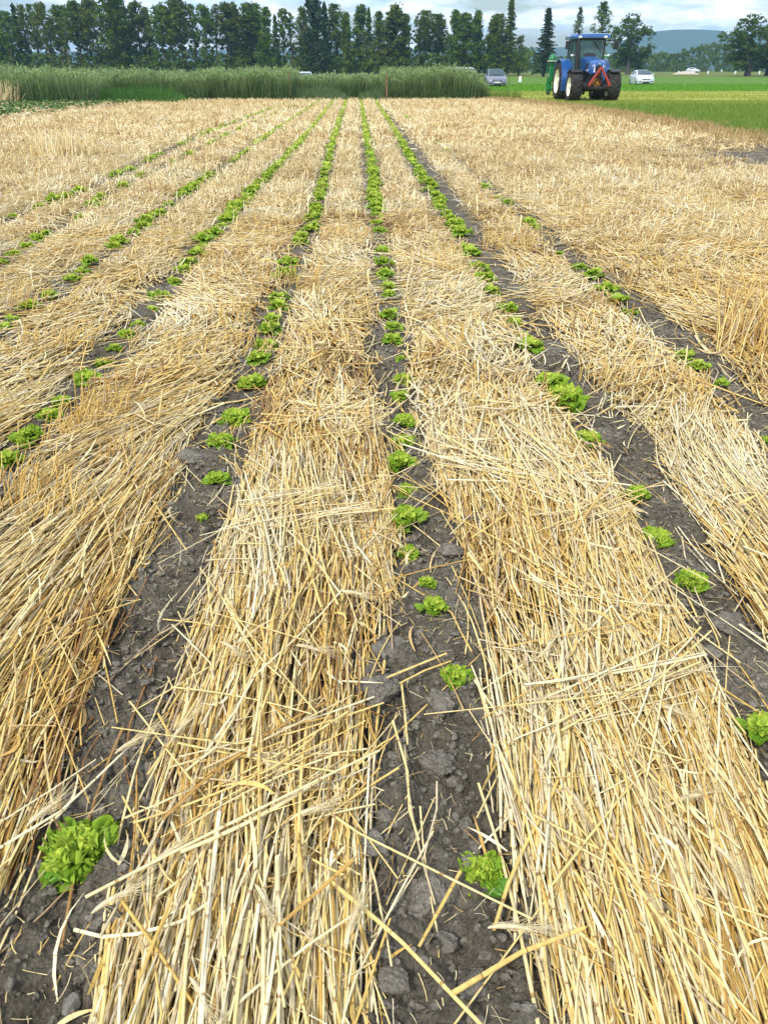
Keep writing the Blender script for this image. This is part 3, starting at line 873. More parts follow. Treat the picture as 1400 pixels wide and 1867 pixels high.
LET = {
 'C': [(880, 1590, 75), (828, 1232, 55), (790, 1110, 45), (778, 1075, 28), (745, 995, 38), (742, 940, 58), (745, 882, 46), (730, 840, 50), (737, 800, 50), (738, 772, 38), (730, 727, 33), (736, 692, 38), (730, 658, 22), (717, 620, 38), (718, 605, 32), (710, 575, 36), (710, 540, 27), (708, 522, 35), (702, 500, 36), (698, 482, 34), (697, 455, 32), (692, 420, 26), (688, 405, 24), (686, 390, 26)],
 'L1': [(148, 1548, 128), (368, 945, 26), (395, 877, 42), (405, 803, 50), (430, 762, 52), (457, 692, 50), (470, 655, 44), (480, 627, 45), (490, 598, 42), (496, 577, 32), (507, 553, 38), (509, 538, 36), (520, 500, 42), (528, 478, 37), (545, 440, 32), (548, 427, 28)],
 'R1': [(1388, 1335, 66), (1258, 1058, 54), (1200, 978, 60), (1158, 905, 42), (1070, 800, 50), (1030, 730, 64), (1005, 690, 60), (968, 630, 46), (955, 612, 32), (938, 585, 36), (925, 560, 38), (897, 530, 32), (885, 508, 38), (872, 487, 36), (858, 462, 35), (850, 450, 30)],
 'R2': [(1396, 792, 22), (1313, 707, 24), (1272, 670, 40), (1248, 648, 34), (1147, 563, 34), (1123, 543, 42), (1107, 525, 44), (1080, 503, 36), (1055, 487, 27), (1020, 460, 22), (972, 413, 30), (962, 402, 28), (925, 368, 24), (908, 360, 20), (885, 341, 22), (815, 273, 14), (800, 260, 14)],
 'L2': [(15, 840, 46), (55, 796, 54), (93, 755, 44), (115, 730, 36), (160, 692, 46), (190, 658, 38), (210, 633, 28), (231, 610, 32), (252, 587, 28), (277, 557, 32), (292, 538, 42), (318, 513, 27), (335, 492, 30), (345, 478, 32), (360, 460, 30), (370, 448, 28)],
 'L3': [(8, 598, 30), (22, 580, 30), (55, 556, 38), (93, 537, 30), (130, 510, 32), (150, 497, 26), (165, 480, 32), (208, 448, 30), (217, 440, 32), (245, 421, 27)],
 'L4': [(5, 477, 22), (28, 463, 26), (50, 447, 27), (70, 435, 30), (85, 425, 24), (150, 395, 27), (187, 378, 24)],
 'L5': [(25, 393, 22), (75, 375, 30), (100, 362, 32), (122, 356, 32), (147, 348, 28), (215, 318, 27), (237, 308, 24)],
}
ROWN = {'C': 'central soil row', 'L1': 'first row left of the centre', 'R1': 'first row right of the centre', 'R2': 'thin row farthest right', 'L2': 'second row left of the centre',
        'L3': 'third row left of the centre', 'L4': 'fourth row left of the centre', 'L5': 'row farthest left'}
SPARSE = {'C': .93, 'L1': .88, 'R1': .90, 'R2': 0.2, 'L2': .86, 'L3': .75, 'L4': 0.4, 'L5': 0.75}
ORD = ['nearest', 'second', 'third', 'fourth', 'fifth', 'sixth', 'seventh', 'eighth', 'ninth', 'tenth', 'eleventh', 'twelfth', 'thirteenth', 'fourteenth', 'fifteenth', 'sixteenth', 'seventeenth', 'eighteenth', 'nineteenth', 'twentieth',
       'twenty-first', 'twenty-second', 'twenty-third', 'twenty-fourth']
allL = []
for k, lst in LET.items():
    for i, (px, py, w) in enumerate(lst):
        g = ground(px, py + w * 0.12)
        allL.append((depth(g[0], g[1]), g[0], g[1], w * depth(g[0], g[1]) / FPX, k, i))
    y = g[1]
    while y < 45.5:
        y += rng.uniform(0.24, 0.34)
        if rng.random() > SPARSE[k] or (k in ('L4', 'L5', 'L3') and vnoise(y * .5, 0.3, 5 + len(k)) < 0.25): continue
        l, r = band_edges(k, np.array(y)); l, r = float(l), float(r)
        f = {'R1': .30, 'C': .58, 'L1': .5}.get(k, .5)
        x = l + (r - l) * f + rng.normal(0, .012)
        allL.append((depth(x, y), x, y, rng.uniform(.145, .21), k, -1))
allL.sort()
special = {('L1', 0): 'largest frilly lettuce, alone on the bare soil at bottom left', ('C', 0): 'lone bright lettuce with a smooth drooping leaf near the bottom edge', ('R1', 0): 'half cut off lettuce beside straw at the photo\'s right edge',
           ('L1', 1): 'tiny seedling lettuce on bare soil left of the wide straw strip', ('C', 3): 'tiny pale seedling just above another small lettuce in central row', ('C', 1): 'compact frilly lettuce between grey clods in the central row'}
farV, farF, farA, farT, fn = [], [], [], [], 0
for q, (d, x, y, w, k, i) in enumerate(allL):
    sc = w / 0.162
    z = soil_h(x, y)
    if q < 300:
        me = random.choice(LM_NEAR if d < 4 else LM_MID if d < 12 else LM_FAR)
        if (k, i) == ('L1', 0): me = LM_NEAR[0]
        if (k, i) in special: lab = special[(k, i)]
        elif i >= 0: lab = f"{'small ' if w < .12 else ''}frilly green lettuce, {ORD[i]} plant up the {ROWN[k]}"
        else: lab = f"small lettuce in the crowded far stretch of the {ROWN[k]}"
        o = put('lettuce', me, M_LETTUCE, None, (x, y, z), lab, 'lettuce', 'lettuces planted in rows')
        o.scale = (sc, sc, sc * random.uniform(.85, 1.1)); o.rotation_euler = (random.uniform(-.1, .1), random.uniform(-.1, .1), random.uniform(0, 6.28))
        if (k, i) in (('L1', 0), ('C', 0)):
            o.rotation_euler = (0, 0, 0.4)
            for (az, L) in (((-0.8, .078), (-2.2, .080)) if k == 'L1' else ((-1.0, .115),)):
                V, F, rim = leaf_np(L, L * .50, az - .4, 0.55, 18, 21, int(az * 10) + 50, .9, 0.10, 9.0)
                V[:, 2] += 0.012
                put('outer_leaf', np_mesh('outer_leaf', V, F, {'rnd': np.full(len(V), .5 + .3 * (az < -2)), 'tt': rim}, True), M_LETTUCE_OUT, o, label='smooth broad outer leaf of darker green')
    else:
        V, F, A, T = LF_NP[q % 4]
        a = rng.random() * 6.28; c, s2 = math.cos(a), math.sin(a)
        farV.append(np.stack([V[:, 0] * c - V[:, 1] * s2, V[:, 0] * s2 + V[:, 1] * c, V[:, 2] * 1.15], -1) * sc * 1.1 + np.array([x, y, z])); farF.append(F + fn); farA.append(np.clip(A + rng.normal(0, .1), 0, 1)); farT.append(T); fn += len(V)
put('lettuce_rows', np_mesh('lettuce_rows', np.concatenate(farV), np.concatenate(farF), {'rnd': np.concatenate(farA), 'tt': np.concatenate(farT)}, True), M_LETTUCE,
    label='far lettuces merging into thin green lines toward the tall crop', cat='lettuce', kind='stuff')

# ------------------------------------------------------------------ the land beyond the straw field
def rise(Y): 
    u = np.clip((np.asarray(Y, float) - 110) / 230, 0, 1)
    return 0.85 * u * u * (3 - 2 * u)


def grass_ground_mat(name, stops, sc=0.4, sc2=6.0):
    m, t, b, out = mat_new(name)
    geo = N(t, 'ShaderNodeNewGeometry')
    mp = N(t, 'ShaderNodeMapping'); mp.inputs['Scale'].default_value = (0.12, 1.0, 1.0)
    t.links.new(geo.outputs['Position'], mp.inputs['Vector'])
    n1 = noise_fac(t, sc, 5.0, 0.6, vec=mp.outputs[0]); n2 = noise_fac(t, sc2, 4.0, 0.65, vec=geo.outputs['Position'])
    a = N(t, 'ShaderNodeMath', operation='MULTIPLY_ADD', i_1=0.45); t.links.new(n2, a.inputs[0])
    h = N(t, 'ShaderNodeMath', operation='MULTIPLY', i_1=0.6); t.links.new(n1, h.inputs[0]); t.links.new(h.outputs[0], a.inputs[2])
    t.links.new(ramp(t, a.outputs[0], stops), b.inputs['Base Color'])
    b.inputs['Roughness'].default_value = 0.9; b.inputs['Specular IOR Level'].default_value = 0.1
    bump(t, b, n2, 0.6, 0.08)
    return m


def sheet(name, xs_, ys_, zoff, mat, **kw):
    X, Y = np.meshgrid(np.asarray(xs_, float), np.asarray(ys_, float))
    Z = rise(Y) + zoff
    n1, n0 = X.shape
    id_ = np.arange(n1 * n0).reshape(n1, n0)
    Fq = np.stack([id_[:-1, :-1], id_[:-1, 1:], id_[1:, 1:], id_[1:, :-1]], -1).reshape(-1, 4)
    return put(name, np_mesh(name, np.stack([X, Y, Z], -1).reshape(-1, 3), Fq), mat, kind='structure', **kw)


G_FAR = grass_ground_mat('far_grassland', [(0.3, (0.075, 0.125, 0.022)), (0.5, (0.12, 0.16, 0.03)), (0.7, (0.17, 0.19, 0.045))], 0.02, 0.3)
G_MEADOW = grass_ground_mat('meadow_grass', [(0.32, (0.09, 0.19, 0.014)), (0.5, (0.15, 0.26, 0.02)), (0.7, (0.23, 0.31, 0.04))], 0.25, 4.0)
G_MOWN = grass_ground_mat('mown_grass', [(0.30, (0.16, 0.25, 0.025)), (0.45, (0.29, 0.34, 0.045)), (0.62, (0.46, 0.43, 0.13))], 0.6, 3.0)
G_LUSH = grass_ground_mat('lush_grass', [(0.3, (0.08, 0.22, 0.014)), (0.6, (0.14, 0.33, 0.022))], 0.2, 3.0)
G_TRACK = grass_ground_mat('dry_track', [(0.3, (0.14, 0.145, 0.075)), (0.6, (0.22, 0.21, 0.12))], 0.3, 3.0)
G_DARK = grass_ground_mat('clover_field', [(0.3, (0.07, 0.16, 0.018)), (0.6, (0.11, 0.21, 0.025))], 0.1, 1.0)
ysf = np.concatenate([np.linspace(-60, 100, 9), np.linspace(110, 350, 25), np.array([500, 900, 1600, 3300])])
sheet('ground', np.array([-3300, -1000, -300, -100, 0, 100, 300, 1000, 3300]), ysf, -0.10, G_FAR)
# meadow with the straw field's edge as its left border
my = np.array([-20, 0, 10, 20, 30, 36, 42, 48, 52, 56, 64], float)
MX, MV = [], []
for y in my:
    l = float(right_edge(y)) if y < 49 else 7.25
    MV.append([[l + (150 - l) * f, y, -0.012] for f in (0, .01, .05, .2, 1)])
MV = np.array(MV); n1, n0 = MV.shape[:2]
id_ = np.arange(n1 * n0).reshape(n1, n0)
put('meadow', np_mesh('meadow', MV.reshape(-1, 3), np.stack([id_[:-1, :-1], id_[:-1, 1:], id_[1:, 1:], id_[1:, :-1]], -1).reshape(-1, 4)), G_MEADOW, kind='structure')
sheet('mown_grass', [9.3, 20, 60, 170], [41, 46, 52, 58, 66], 0.012, G_MOWN)
sheet('field_lush', [7.6, 40, 100, 220], [66, 75, 85, 97], 0.0, G_LUSH)
sheet('track', [-60, 0, 60, 240], [97, 104, 112], 0.0, G_TRACK)
sheet('field_clover', [-100, 0, 100, 330], [112, 125, 140, 160, 176], 0.0, G_DARK)


# ------------------------------------------------------------------ grass blades
def blades(st, X, Y, hmin, hmax, w0, w1, z=0.0, lean=0.25, seg=2, bend=0.25, hscale=None):
    n = len(X); L = rng.uniform(hmin, hmax, n)
    if hscale is not None: L = L * hscale
    hd = rng.uniform(0, 6.28, n); el = np.clip(1.5 - np.abs(rng.normal(0, lean, n)), 0.3, 1.5)
    P = np.stack([X + np.sin(hd) * np.cos(el) * L / 2, Y + np.cos(hd) * np.cos(el) * L / 2, z + np.sin(el) * L / 2], -1)
    st.add(P, hd, el, L, rng.uniform(w0, w1, n), np.clip(rng.beta(2, 2, n), 0, 1), seg, 2, rng.normal(0, bend * .3, n), -np.abs(rng.normal(0, bend, n)), None, rng.normal(0, .5, n) , taper=0.25)


M_MEADOW = plant_mat('meadow_blade', [(0.0, (0.09, 0.17, 0.02)), (0.5, (0.17, 0.275, 0.03)), (1.0, (0.33, 0.38, 0.09))], 0.3)
M_MOWN = plant_mat('mown_blade', [(0.0, (0.18, 0.26, 0.03)), (0.5, (0.32, 0.37, 0.05)), (1.0, (0.50, 0.46, 0.16))], 0.3)
M_EDGE = plant_mat('dead_edge_blade', [(0.0, (0.22, 0.12, 0.045)), (0.4, (0.40, 0.26, 0.10)), (0.8, (0.60, 0.46, 0.22)), (1.0, (0.22, 0.30, 0.04))], 0.2)


def wedge(n, y0, y1, xl, xr):
    Y = y0 + (y1 - y0) * rng.random(n) ** 0.9
    X = xl(Y) + (xr(Y) - xl(Y)) * rng.random(n)
    return X, Y


vis_r = lambda Y: 0.53 * (0.867 * Y + .7) + 0.031 * Y + 1.0
s_ = Stalks()
X, Y = wedge(70000, 12, 36, lambda y: right_edge(y) + .25 * rng.random(len(y)), lambda y: np.maximum(vis_r(y), 9.6))
blades(s_, X, Y, .06, .17, .008, .016, -0.01, .35)
X, Y = wedge(20000, 36, 45, lambda y: np.where(y < 49, right_edge(y), 7.3) + .2, vis_r)
blades(s_, X, Y, .05, .13, .014, .028, -0.01, .35)
X, Y = wedge(700, 47, 50, lambda y: 7.2 + 0 * y, lambda y: 9.0 + 0 * y)
blades(s_, X, Y, .2, .6, .015, .03, -0.01, .3)
put('meadow_grass', s_.mesh('meadow_grass'), M_MEADOW, label='bright green meadow grass between the straw field and the tractor', cat='grass', kind='stuff')
s_ = Stalks()
X, Y = wedge(42000, 40, 66, lambda y: np.where(y < 49, right_edge(y) + .5, 8.0), vis_r)
ok = fbm(X * .12, Y, .9, 3, 45) > -.12
X, Y = X[ok], Y[ok]
blades(s_, X, Y, .04, .11, .02, .04, 0.01, .45)
put('mown_grass_blades', s_.mesh('mown_grass_blades'), M_MOWN, label='yellowish mown grass around and behind the blue tractor', cat='grass', kind='stuff')
s_ = Stalks()
X, Y = wedge(34000, 66, 97, lambda y: 8.5 + 0 * y, vis_r)
blades(s_, X, Y, .10, .28, .03, .07, 0.0, .35)
put('tall_meadow_grass', s_.mesh('tall_meadow_grass'), plant_mat('lush_blade', [(0.0, (0.07, 0.20, 0.012)), (0.5, (0.14, 0.33, 0.02)), (1.0, (0.22, 0.40, 0.04))], .3), label='lush bright grass band in front of the white car', cat='grass', kind='stuff')
s_ = Stalks()
Yb = rng.uniform(12, 49, 40000); X = right_edge(Yb) + rng.normal(-.1, .42, len(Yb)) * (.5 + vnoise(Yb * 1.7, Yb * 0, 6)) + .5 * fbm(Yb, Yb * 0, .5, 3, 4)
blades(s_, X, Yb, .07, .24, .010, .024, -0.01, .5)
put('dead_grass_edge', s_.mesh('dead_grass_edge'), M_EDGE, label='brown dying grass along the border of straw field and meadow', cat='grass', kind='stuff')

# ------------------------------------------------------------------ tall green cereal across the end of the rows
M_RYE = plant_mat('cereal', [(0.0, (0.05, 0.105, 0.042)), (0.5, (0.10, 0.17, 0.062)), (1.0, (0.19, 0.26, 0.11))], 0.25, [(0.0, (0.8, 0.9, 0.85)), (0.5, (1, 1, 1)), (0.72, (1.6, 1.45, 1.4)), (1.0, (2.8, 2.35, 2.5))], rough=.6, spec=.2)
M_WEED = plant_mat('pale_green_weed', [(0.0, (0.06, 0.12, 0.04)), (0.5, (0.12, 0.19, 0.07)), (1.0, (0.21, 0.27, 0.13))], 0.25)
M_LEAFY = plant_mat('fresh_green_weed', [(0.0, (0.04, 0.12, 0.025)), (0.5, (0.07, 0.19, 0.03)), (1.0, (0.12, 0.25, 0.05))], 0.25)


def crop(name, x0, x1, y0, y1, n, h, lab, mat=None, rag=0.26, endr=False, w=(0.014, 0.034), ears=True):
    s_ = Stalks()
    X = rng.uniform(x0, x1, n); Y = y0 + (y1 - y0) * rng.random(n) ** 1.6
    Y = Y + 0.35 * fbm(X, X * 0 + y0, 0.8, 3, 13); X = X + 0.3 * fbm(Y, Y * 0 + x0, 1.1, 3, 14)
    if mat is not None: ears = False
    hs = 1 + rag * fbm(X, Y, 0.45, 3, 17) + rag * .6 * fbm(X, Y, 2.5, 2, 19)
    hs = hs + .10 * fbm(X, Y, 1.3, 2, 29)
    if endr: hs = hs * np.clip((x1 + .1 - X) / 1.6 + .45 + .25 * fbm(X, Y, 2, 2, 31), .3, 1)
    if rag > .3: hs = hs * np.clip(np.minimum(X - x0, x1 - X) / 1.3 + .25 + .5 * fbm(X, Y, 1.2, 2, 23), .15, 1) * np.clip((Y - y0) / 1.0 + .35, .3, 1)
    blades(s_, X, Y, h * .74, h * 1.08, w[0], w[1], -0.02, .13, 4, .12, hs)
    m = int(n * 1.6)                                    # the ears, nodding every way
    X = rng.uniform(x0 - .1, x1 + .1, m); Y = y0 + (y1 - y0) * rng.random(m) ** 1.4
    hs = 1 + rag * fbm(X, Y, 0.45, 3, 17) + rag * .6 * fbm(X, Y, 2.5, 2, 19)
    if endr: hs = hs * np.clip((x1 + .1 - X) / 1.6 + .45, .3, 1)
    hs = hs + .10 * fbm(X, Y, 1.3, 2, 29)
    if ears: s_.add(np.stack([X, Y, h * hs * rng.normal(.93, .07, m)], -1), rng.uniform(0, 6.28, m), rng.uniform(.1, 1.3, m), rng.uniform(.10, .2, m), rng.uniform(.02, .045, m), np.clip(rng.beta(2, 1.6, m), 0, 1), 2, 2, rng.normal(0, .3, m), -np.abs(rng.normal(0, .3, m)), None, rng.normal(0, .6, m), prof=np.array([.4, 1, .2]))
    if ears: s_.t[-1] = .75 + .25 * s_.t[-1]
    m = int(n * .5)                                     # leaves low on the stems
    X = rng.uniform(x0, x1, m); Y = y0 + (y1 - y0) * rng.random(m) ** 2
    blades(s_, X, Y, h * .25, h * .7, w[0], w[1], -0.02, .45, 3, .4)
    return put(name, s_.mesh(name), mat or M_RYE, label=lab, cat='crop', kind='stuff')


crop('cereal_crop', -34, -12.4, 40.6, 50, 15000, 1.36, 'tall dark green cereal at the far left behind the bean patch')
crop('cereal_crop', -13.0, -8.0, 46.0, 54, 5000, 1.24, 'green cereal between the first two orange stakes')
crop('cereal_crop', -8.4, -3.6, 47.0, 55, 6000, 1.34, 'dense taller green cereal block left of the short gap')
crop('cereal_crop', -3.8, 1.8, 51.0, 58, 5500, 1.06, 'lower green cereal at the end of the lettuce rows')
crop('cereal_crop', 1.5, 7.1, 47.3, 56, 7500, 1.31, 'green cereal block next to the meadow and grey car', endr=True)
crop('weeds', -5.6, -0.4, 47.2, 50.6, 2600, .62, 'pale knee-high weeds before the low cereal, left part', M_WEED, .5)
crop('weeds', 0.1, 1.9, 47.2, 50.6, 1000, .62, 'pale knee-high weeds before the low cereal, right part', M_WEED, .5)
crop('weeds', -13.6, -8.6, 42.5, 46.4, 3600, .72, 'fresh green weeds around the first orange stake', M_LEAFY, .6)
crop('weeds', -9.0, 7.0, 46.6, 47.6, 900, .28, 'short grass fringe where the straw meets the cereal', M_LEAFY, .7)

# bean patch on the left, green leaves over straw
s_ = Stalks()
X = rng.uniform(-24, -9.8, 30000); Y = rng.uniform(24, 41.5, 30000)
rowp = np.abs(((X * .9 + Y * .12) / .75) % 1 - .5) < .27 + .1 * fbm(X, Y, .7, 2, 3)
ok = rowp & (X < left_edge(Y) + .1 + .4 * fbm(X, Y, .6, 2, 8))
X, Y = X[ok], Y[ok]; n = len(X)
s_.add(np.stack([X, Y, rng.uniform(.05, .24, n)], -1), rng.uniform(0, 6.28, n), rng.normal(0, .4, n), rng.uniform(.07, .15, n), rng.uniform(.06, .11, n), rng.random(n), 2, 2, 0.0 * X, -.3 + 0 * X, None, rng.normal(0, .5, n), prof=np.array([.4, 1, .2]))
put('bean_plants', s_.mesh('bean_plants'), plant_mat('bean_leaf', [(0.0, (0.035, 0.10, 0.012)), (0.6, (0.075, 0.165, 0.02)), (1.0, (0.15, 0.23, 0.04))], .2), label='low leafy green plants in straw at the far left', cat='plants', kind='stuff')
s_ = Stalks()
X = rng.uniform(-24, -9.8, 26000); Y = rng.uniform(24, 41.5, 26000); ok = X < left_edge(Y) + .1
X, Y = X[ok], Y[ok]; n = len(X)
s_.add(np.stack([X, Y, rng.uniform(.02, .16, n)], -1), rng.uniform(0, 6.28, n), rng.normal(0, .25, n), rng.uniform(.15, .4, n), rng.uniform(.014, .026, n), rng.random(n), 2, 2, 0.0 * X, 0.0 * X, None, rng.normal(0, .8, n))
put('patch_straw', s_.mesh('patch_straw'), M_STRAW_FAR, label='pale straw lying between the low leafy plants at far left', cat='straw', kind='stuff')

# orange stakes and the thin rod
M_STAKE = simple('weathered_orange_wood', (0.28, 0.14, 0.07), 0.8, var=.3, scale=9)
M_ROD = simple('dark_rod', (0.10, 0.10, 0.075), 0.6)
for px, py, Y, lab in [(150, 133, 44.5, 'weathered orange stake among green weeds at left'), (527, 133, 46.9, 'orange stake at the edge of the taller cereal block near the white van'), (705, 133, 46.9, 'orange stake beside the right cereal block'), ]:
    p = at(px, py, Y)
    b = MB(); b.box((0, 0, p[2] / 2), (.075, .075, p[2]), bev=.012, taper=(.9, .9)); b.box((0, 0, p[2] + .012), (.05, .05, .025), taper=(.3, .3))
    b.build('wooden_stake', M_STAKE, None, False, (p[0], Y, 0), label=lab, cat='stake', group='stakes marking the plots')
g = ground(925, 184)
b = MB(); b.tube([(0, 0, -.05), (.01, 0, .8), (0, 0, 1.45)], [.014, .013, .011], 7); b.tube([(0, 0, 1.2), (.07, 0, 1.23), (.07, 0, 1.27)], .007, 5); b.tube([(0, 0, .8), (.07, 0, .83), (.07, 0, .87)], .007, 5)
b.build('fence_rod', M_ROD, None, True, (g[0], g[1], 0), label='thin dark upright rod in the grass left of the tractor', cat='rod')

# ------------------------------------------------------------------ trees
M_BARK = simple('bark', (0.085, 0.072, 0.058), .9, var=.3, scale=3)
M_BARK_PALE = simple('pale_bark', (0.26, 0.235, 0.20), .85, var=.3, scale=3)
LEAFM = {
 'leafy': plant_mat('leaf_mid_green', [(0.0, (0.045, 0.088, 0.010)), (0.5, (0.09, 0.15, 0.015)), (1.0, (0.16, 0.225, 0.028))], .28, rough=.6, spec=.2),
 'fresh': plant_mat('leaf_fresh_green', [(0.0, (0.05, 0.105, 0.014)), (0.5, (0.10, 0.175, 0.022)), (1.0, (0.17, 0.25, 0.036))], .3, rough=.6, spec=.2),
 'spruce': plant_mat('needle_dark_green', [(0.0, (0.02, 0.045, 0.014)), (0.6, (0.04, 0.075, 0.022)), (1.0, (0.07, 0.115, 0.035))], .1, rough=.7, spec=.15),
 'warm': plant_mat('leaf_warm_green', [(0.0, (0.055, 0.09, 0.014)), (0.5, (0.11, 0.15, 0.022)), (1.0, (0.18, 0.215, 0.036))], .28, rough=.6, spec=.2),
 'oak': plant_mat('leaf_oak_green', [(0.0, (0.04, 0.08, 0.014)), (0.5, (0.08, 0.14, 0.022)), (1.0, (0.14, 0.20, 0.036))], .28, rough=.6, spec=.2),
}


def crown_from(cl, seed, per, size, squash=1.0, droop=0.0):
    r_ = np.random.default_rng(seed)
    cl = np.array(cl); n = len(cl) * per
    c = np.repeat(cl, per, 0)
    d = r_.normal(size=(n, 3)); d /= np.linalg.norm(d, axis=1)[:, None] + 1e-9
    rad = r_.random(n) ** .45
    P = c[:, :3] + d * (rad * c[:, 3])[:, None] * np.array([1, 1, squash])
    P[:, 2] -= droop * c[:, 3] * rad
    s_ = size * r_.uniform(.55, 1.25, n)
    a = r_.normal(size=(n, 3)); a /= np.linalg.norm(a, axis=1)[:, None]
    b = np.cross(a, r_.normal(size=(n, 3))); b /= np.linalg.norm(b, axis=1)[:, None] + 1e-9
    v = np.stack([P - a * s_[:, None] * .6, P + b * s_[:, None] * .36, P + a * s_[:, None] * .6, P - b * s_[:, None] * .36], 1).reshape(-1, 3)
    F = np.arange(n * 4).reshape(n, 4)
    rn = np.clip(np.repeat(r_.random(len(cl)), per) * .55 + r_.random(n) * .45, 0, 1)
    return np_mesh('crown', v, F, {'rnd': np.repeat(rn, 4), 'tt': np.full(n * 4, .5)})


def tree_meshes(kind, seed):
    """trunk with limbs, and a crown of leaves; about 15 m tall"""
    r_ = random.Random(seed); tb = MB(); cl = []
    H = 15.0
    if kind == 'spruce':
        tb.tube([(0, 0, 0), (.05, 0, H * .5), (0, 0, H * .97)], [.26, .16, .03], 7)
        z = H * .10
        while z < H * .985:
            f = (z - H * .10) / (H * .9); rr = 2.5 * (1 - f) ** .85 + .12
            k = 9 if f < .6 else 6
            for i in range(k):
                a = r_.uniform(0, 6.28); l = rr * r_.uniform(.55, 1.12)
                tb.tube([(0, 0, z), (math.cos(a) * l * .9, math.sin(a) * l * .9, z - .22 * l)], [.04, .012], 4, False)
                for q in (.3, .62, .92): cl.append((math.cos(a) * l * q, math.sin(a) * l * q, z - .24 * l * q + r_.gauss(0, .1), .22 + .22 * (1 - q) + .12 * rr / 2.5))
            z += .40 + .32 * (1 - f) * r_.uniform(.7, 1.3)
        for i in range(6): cl.append((0, 0, H * (.93 + .012 * i), .14))
        return tb.mesh('trunk', True), crown_from(cl, seed, 11, .34, .55, .5)
    if kind == 'oak':
        tb.tube([(0, 0, 0), (.1, .05, 2.2), (.25, 0, 4.5)], [.62, .48, .40], 9)
        lobes = [(-2.6, 0, 6.6, 2.7), (2.7, .6, 6.5, 2.9), (0.4, -1.6, 8.4, 3.0), (-1.2, 1.4, 10.4, 2.7), (1.7, .3, 11.2, 2.7), (.2, 0, 12.9, 2.2), (-3.4, .5, 9.3, 2.0), (3.6, -.5, 9.0, 2.1), (.4, 1.6, 5.6, 2.5), (-1.4, -1.4, 4.6, 2.0), (1.6, -1.2, 4.4, 1.9), (-2.8, .6, 4.6, 1.5), (2.6, -.8, 4.3, 1.5), (-1.8, -.9, 3.0, 1.3), (1.9, .9, 2.9, 1.2), (.2, -1.5, 2.6, 1.1)]
        lobes = [(x + r_.gauss(0, .5), y + r_.gauss(0, .5), z + r_.gauss(0, .4), q * r_.uniform(.8, 1.15)) for x, y, z, q in lobes]
        for x, y, z, q in lobes:
            tb.tube([(.2, 0, 3.6), (x * .4, y * .4, z * .45 + 2.2), (x, y, z)], [.26, .16, .04], 6, False)
            for i in range(26):
                d = Vector((r_.gauss(0, 1), r_.gauss(0, 1), r_.gauss(0, 1))).normalized() * q * r_.random() ** .4
                cl.append((x + d.x, y + d.y, z + d.z * .8, r_.uniform(.45, .85)))
        return tb.mesh('trunk', True), crown_from(cl, seed, 20, .46, .8)
    if kind == 'poplar':
        tb.tube([(0, 0, 0), (.1, 0, 6), (0, .1, H * .97)], [.28, .17, .03], 7)
        for i in range(95):
            z = H * (.22 + .78 * r_.random() ** .85); f = (z / H - .22) / .78
            rr = 1.5 * (math.sin(math.pi * min(1, f * .9 + .12)) ** .6)
            a = r_.uniform(0, 6.28); l = rr * r_.random() ** .6
            tb.tube([(0, 0, z - l * 1.5), (math.cos(a) * l, math.sin(a) * l, z)], [.05, .012], 4, False)
            cl.append((math.cos(a) * l, math.sin(a) * l, z, r_.uniform(.3, .55)))
        return tb.mesh('trunk', True), crown_from(cl, seed, 15, .36, 1.3)
    if kind == 'bush':
        tb.tube([(0, 0, 0), (0, 0, 5)], [.2, .06], 6)
        for i in range(95):
            z = r_.uniform(.4, 14.0); f = z / 14; rr = 4.2 * math.sqrt(max(.02, 1 - (f * 1.05 - .25) ** 2)) * (1 - .55 * f)
            a = r_.uniform(0, 6.28); l = rr * r_.random() ** .5
            cl.append((math.cos(a) * l, math.sin(a) * l, z, r_.uniform(.7, 1.2)))
            if i % 5 == 0: tb.tube([(0, 0, z * .3), (math.cos(a) * l, math.sin(a) * l, z)], [.08, .02], 4, False)
        return tb.mesh('trunk', True), crown_from(cl, seed, 22, .5, .9)
    # tall forest trees: a bare or half-bare stem with a high crown
    lean = r_.gauss(0, .35)
    low = {'leafy': r_.uniform(.26, .46), 'dense': .05, 'sparse': r_.uniform(.2, .42)}[kind]
    def stem(z): f = z / H; return (lean * f * f * 1.6, .2 * math.sin(f * 5), z)
    tb.tube([stem(H * q) for q in (0, .2, .4, .6, .8, .97)], [.24, .2, .17, .13, .08, .02], 7)
    k = {'leafy': 105, 'dense': 165, 'sparse': 70}[kind]
    for i in range(k):
        f = r_.random() ** (.75 if kind == 'leafy' else .95)
        z = H * (low + (1 - low) * f)
        prof = max(.12, math.sin(math.pi * (.12 + .84 * f)) ** .55) if kind != 'dense' else max(.18, (1 - f) ** .42 * (.55 + .45 * min(1, f * 6)))
        rr = (2.5 if kind != 'sparse' else 2.0) * prof
        a = r_.uniform(0, 6.28); l = rr * r_.random() ** .55; sx, sy, _ = stem(z)
        tb.tube([stem(max(.5, z - l * .9 - .4)), (sx + math.cos(a) * l, sy + math.sin(a) * l, z)], [.06, .012], 4, False)
        cl.append((sx + math.cos(a) * l, sy + math.sin(a) * l, z, r_.uniform(.45, .95) if kind != 'sparse' else r_.uniform(.3, .6)))
    if kind == 'leafy':
        for i in range(14):                                # wisps low on the stem
            z = H * r_.uniform(.12, low); a = r_.uniform(0, 6.28); l = r_.uniform(.3, 1.4); sx, sy, _ = stem(z)
            tb.tube([stem(z - .4), (sx + math.cos(a) * l, sy + math.sin(a) * l, z)], [.04, .01], 4, False)
            cl.append((sx + math.cos(a) * l, sy + math.sin(a) * l, z, r_.uniform(.25, .5)))
    return tb.mesh('trunk', True), crown_from(cl, seed, 26 if kind != 'sparse' else 18, .46, .95)


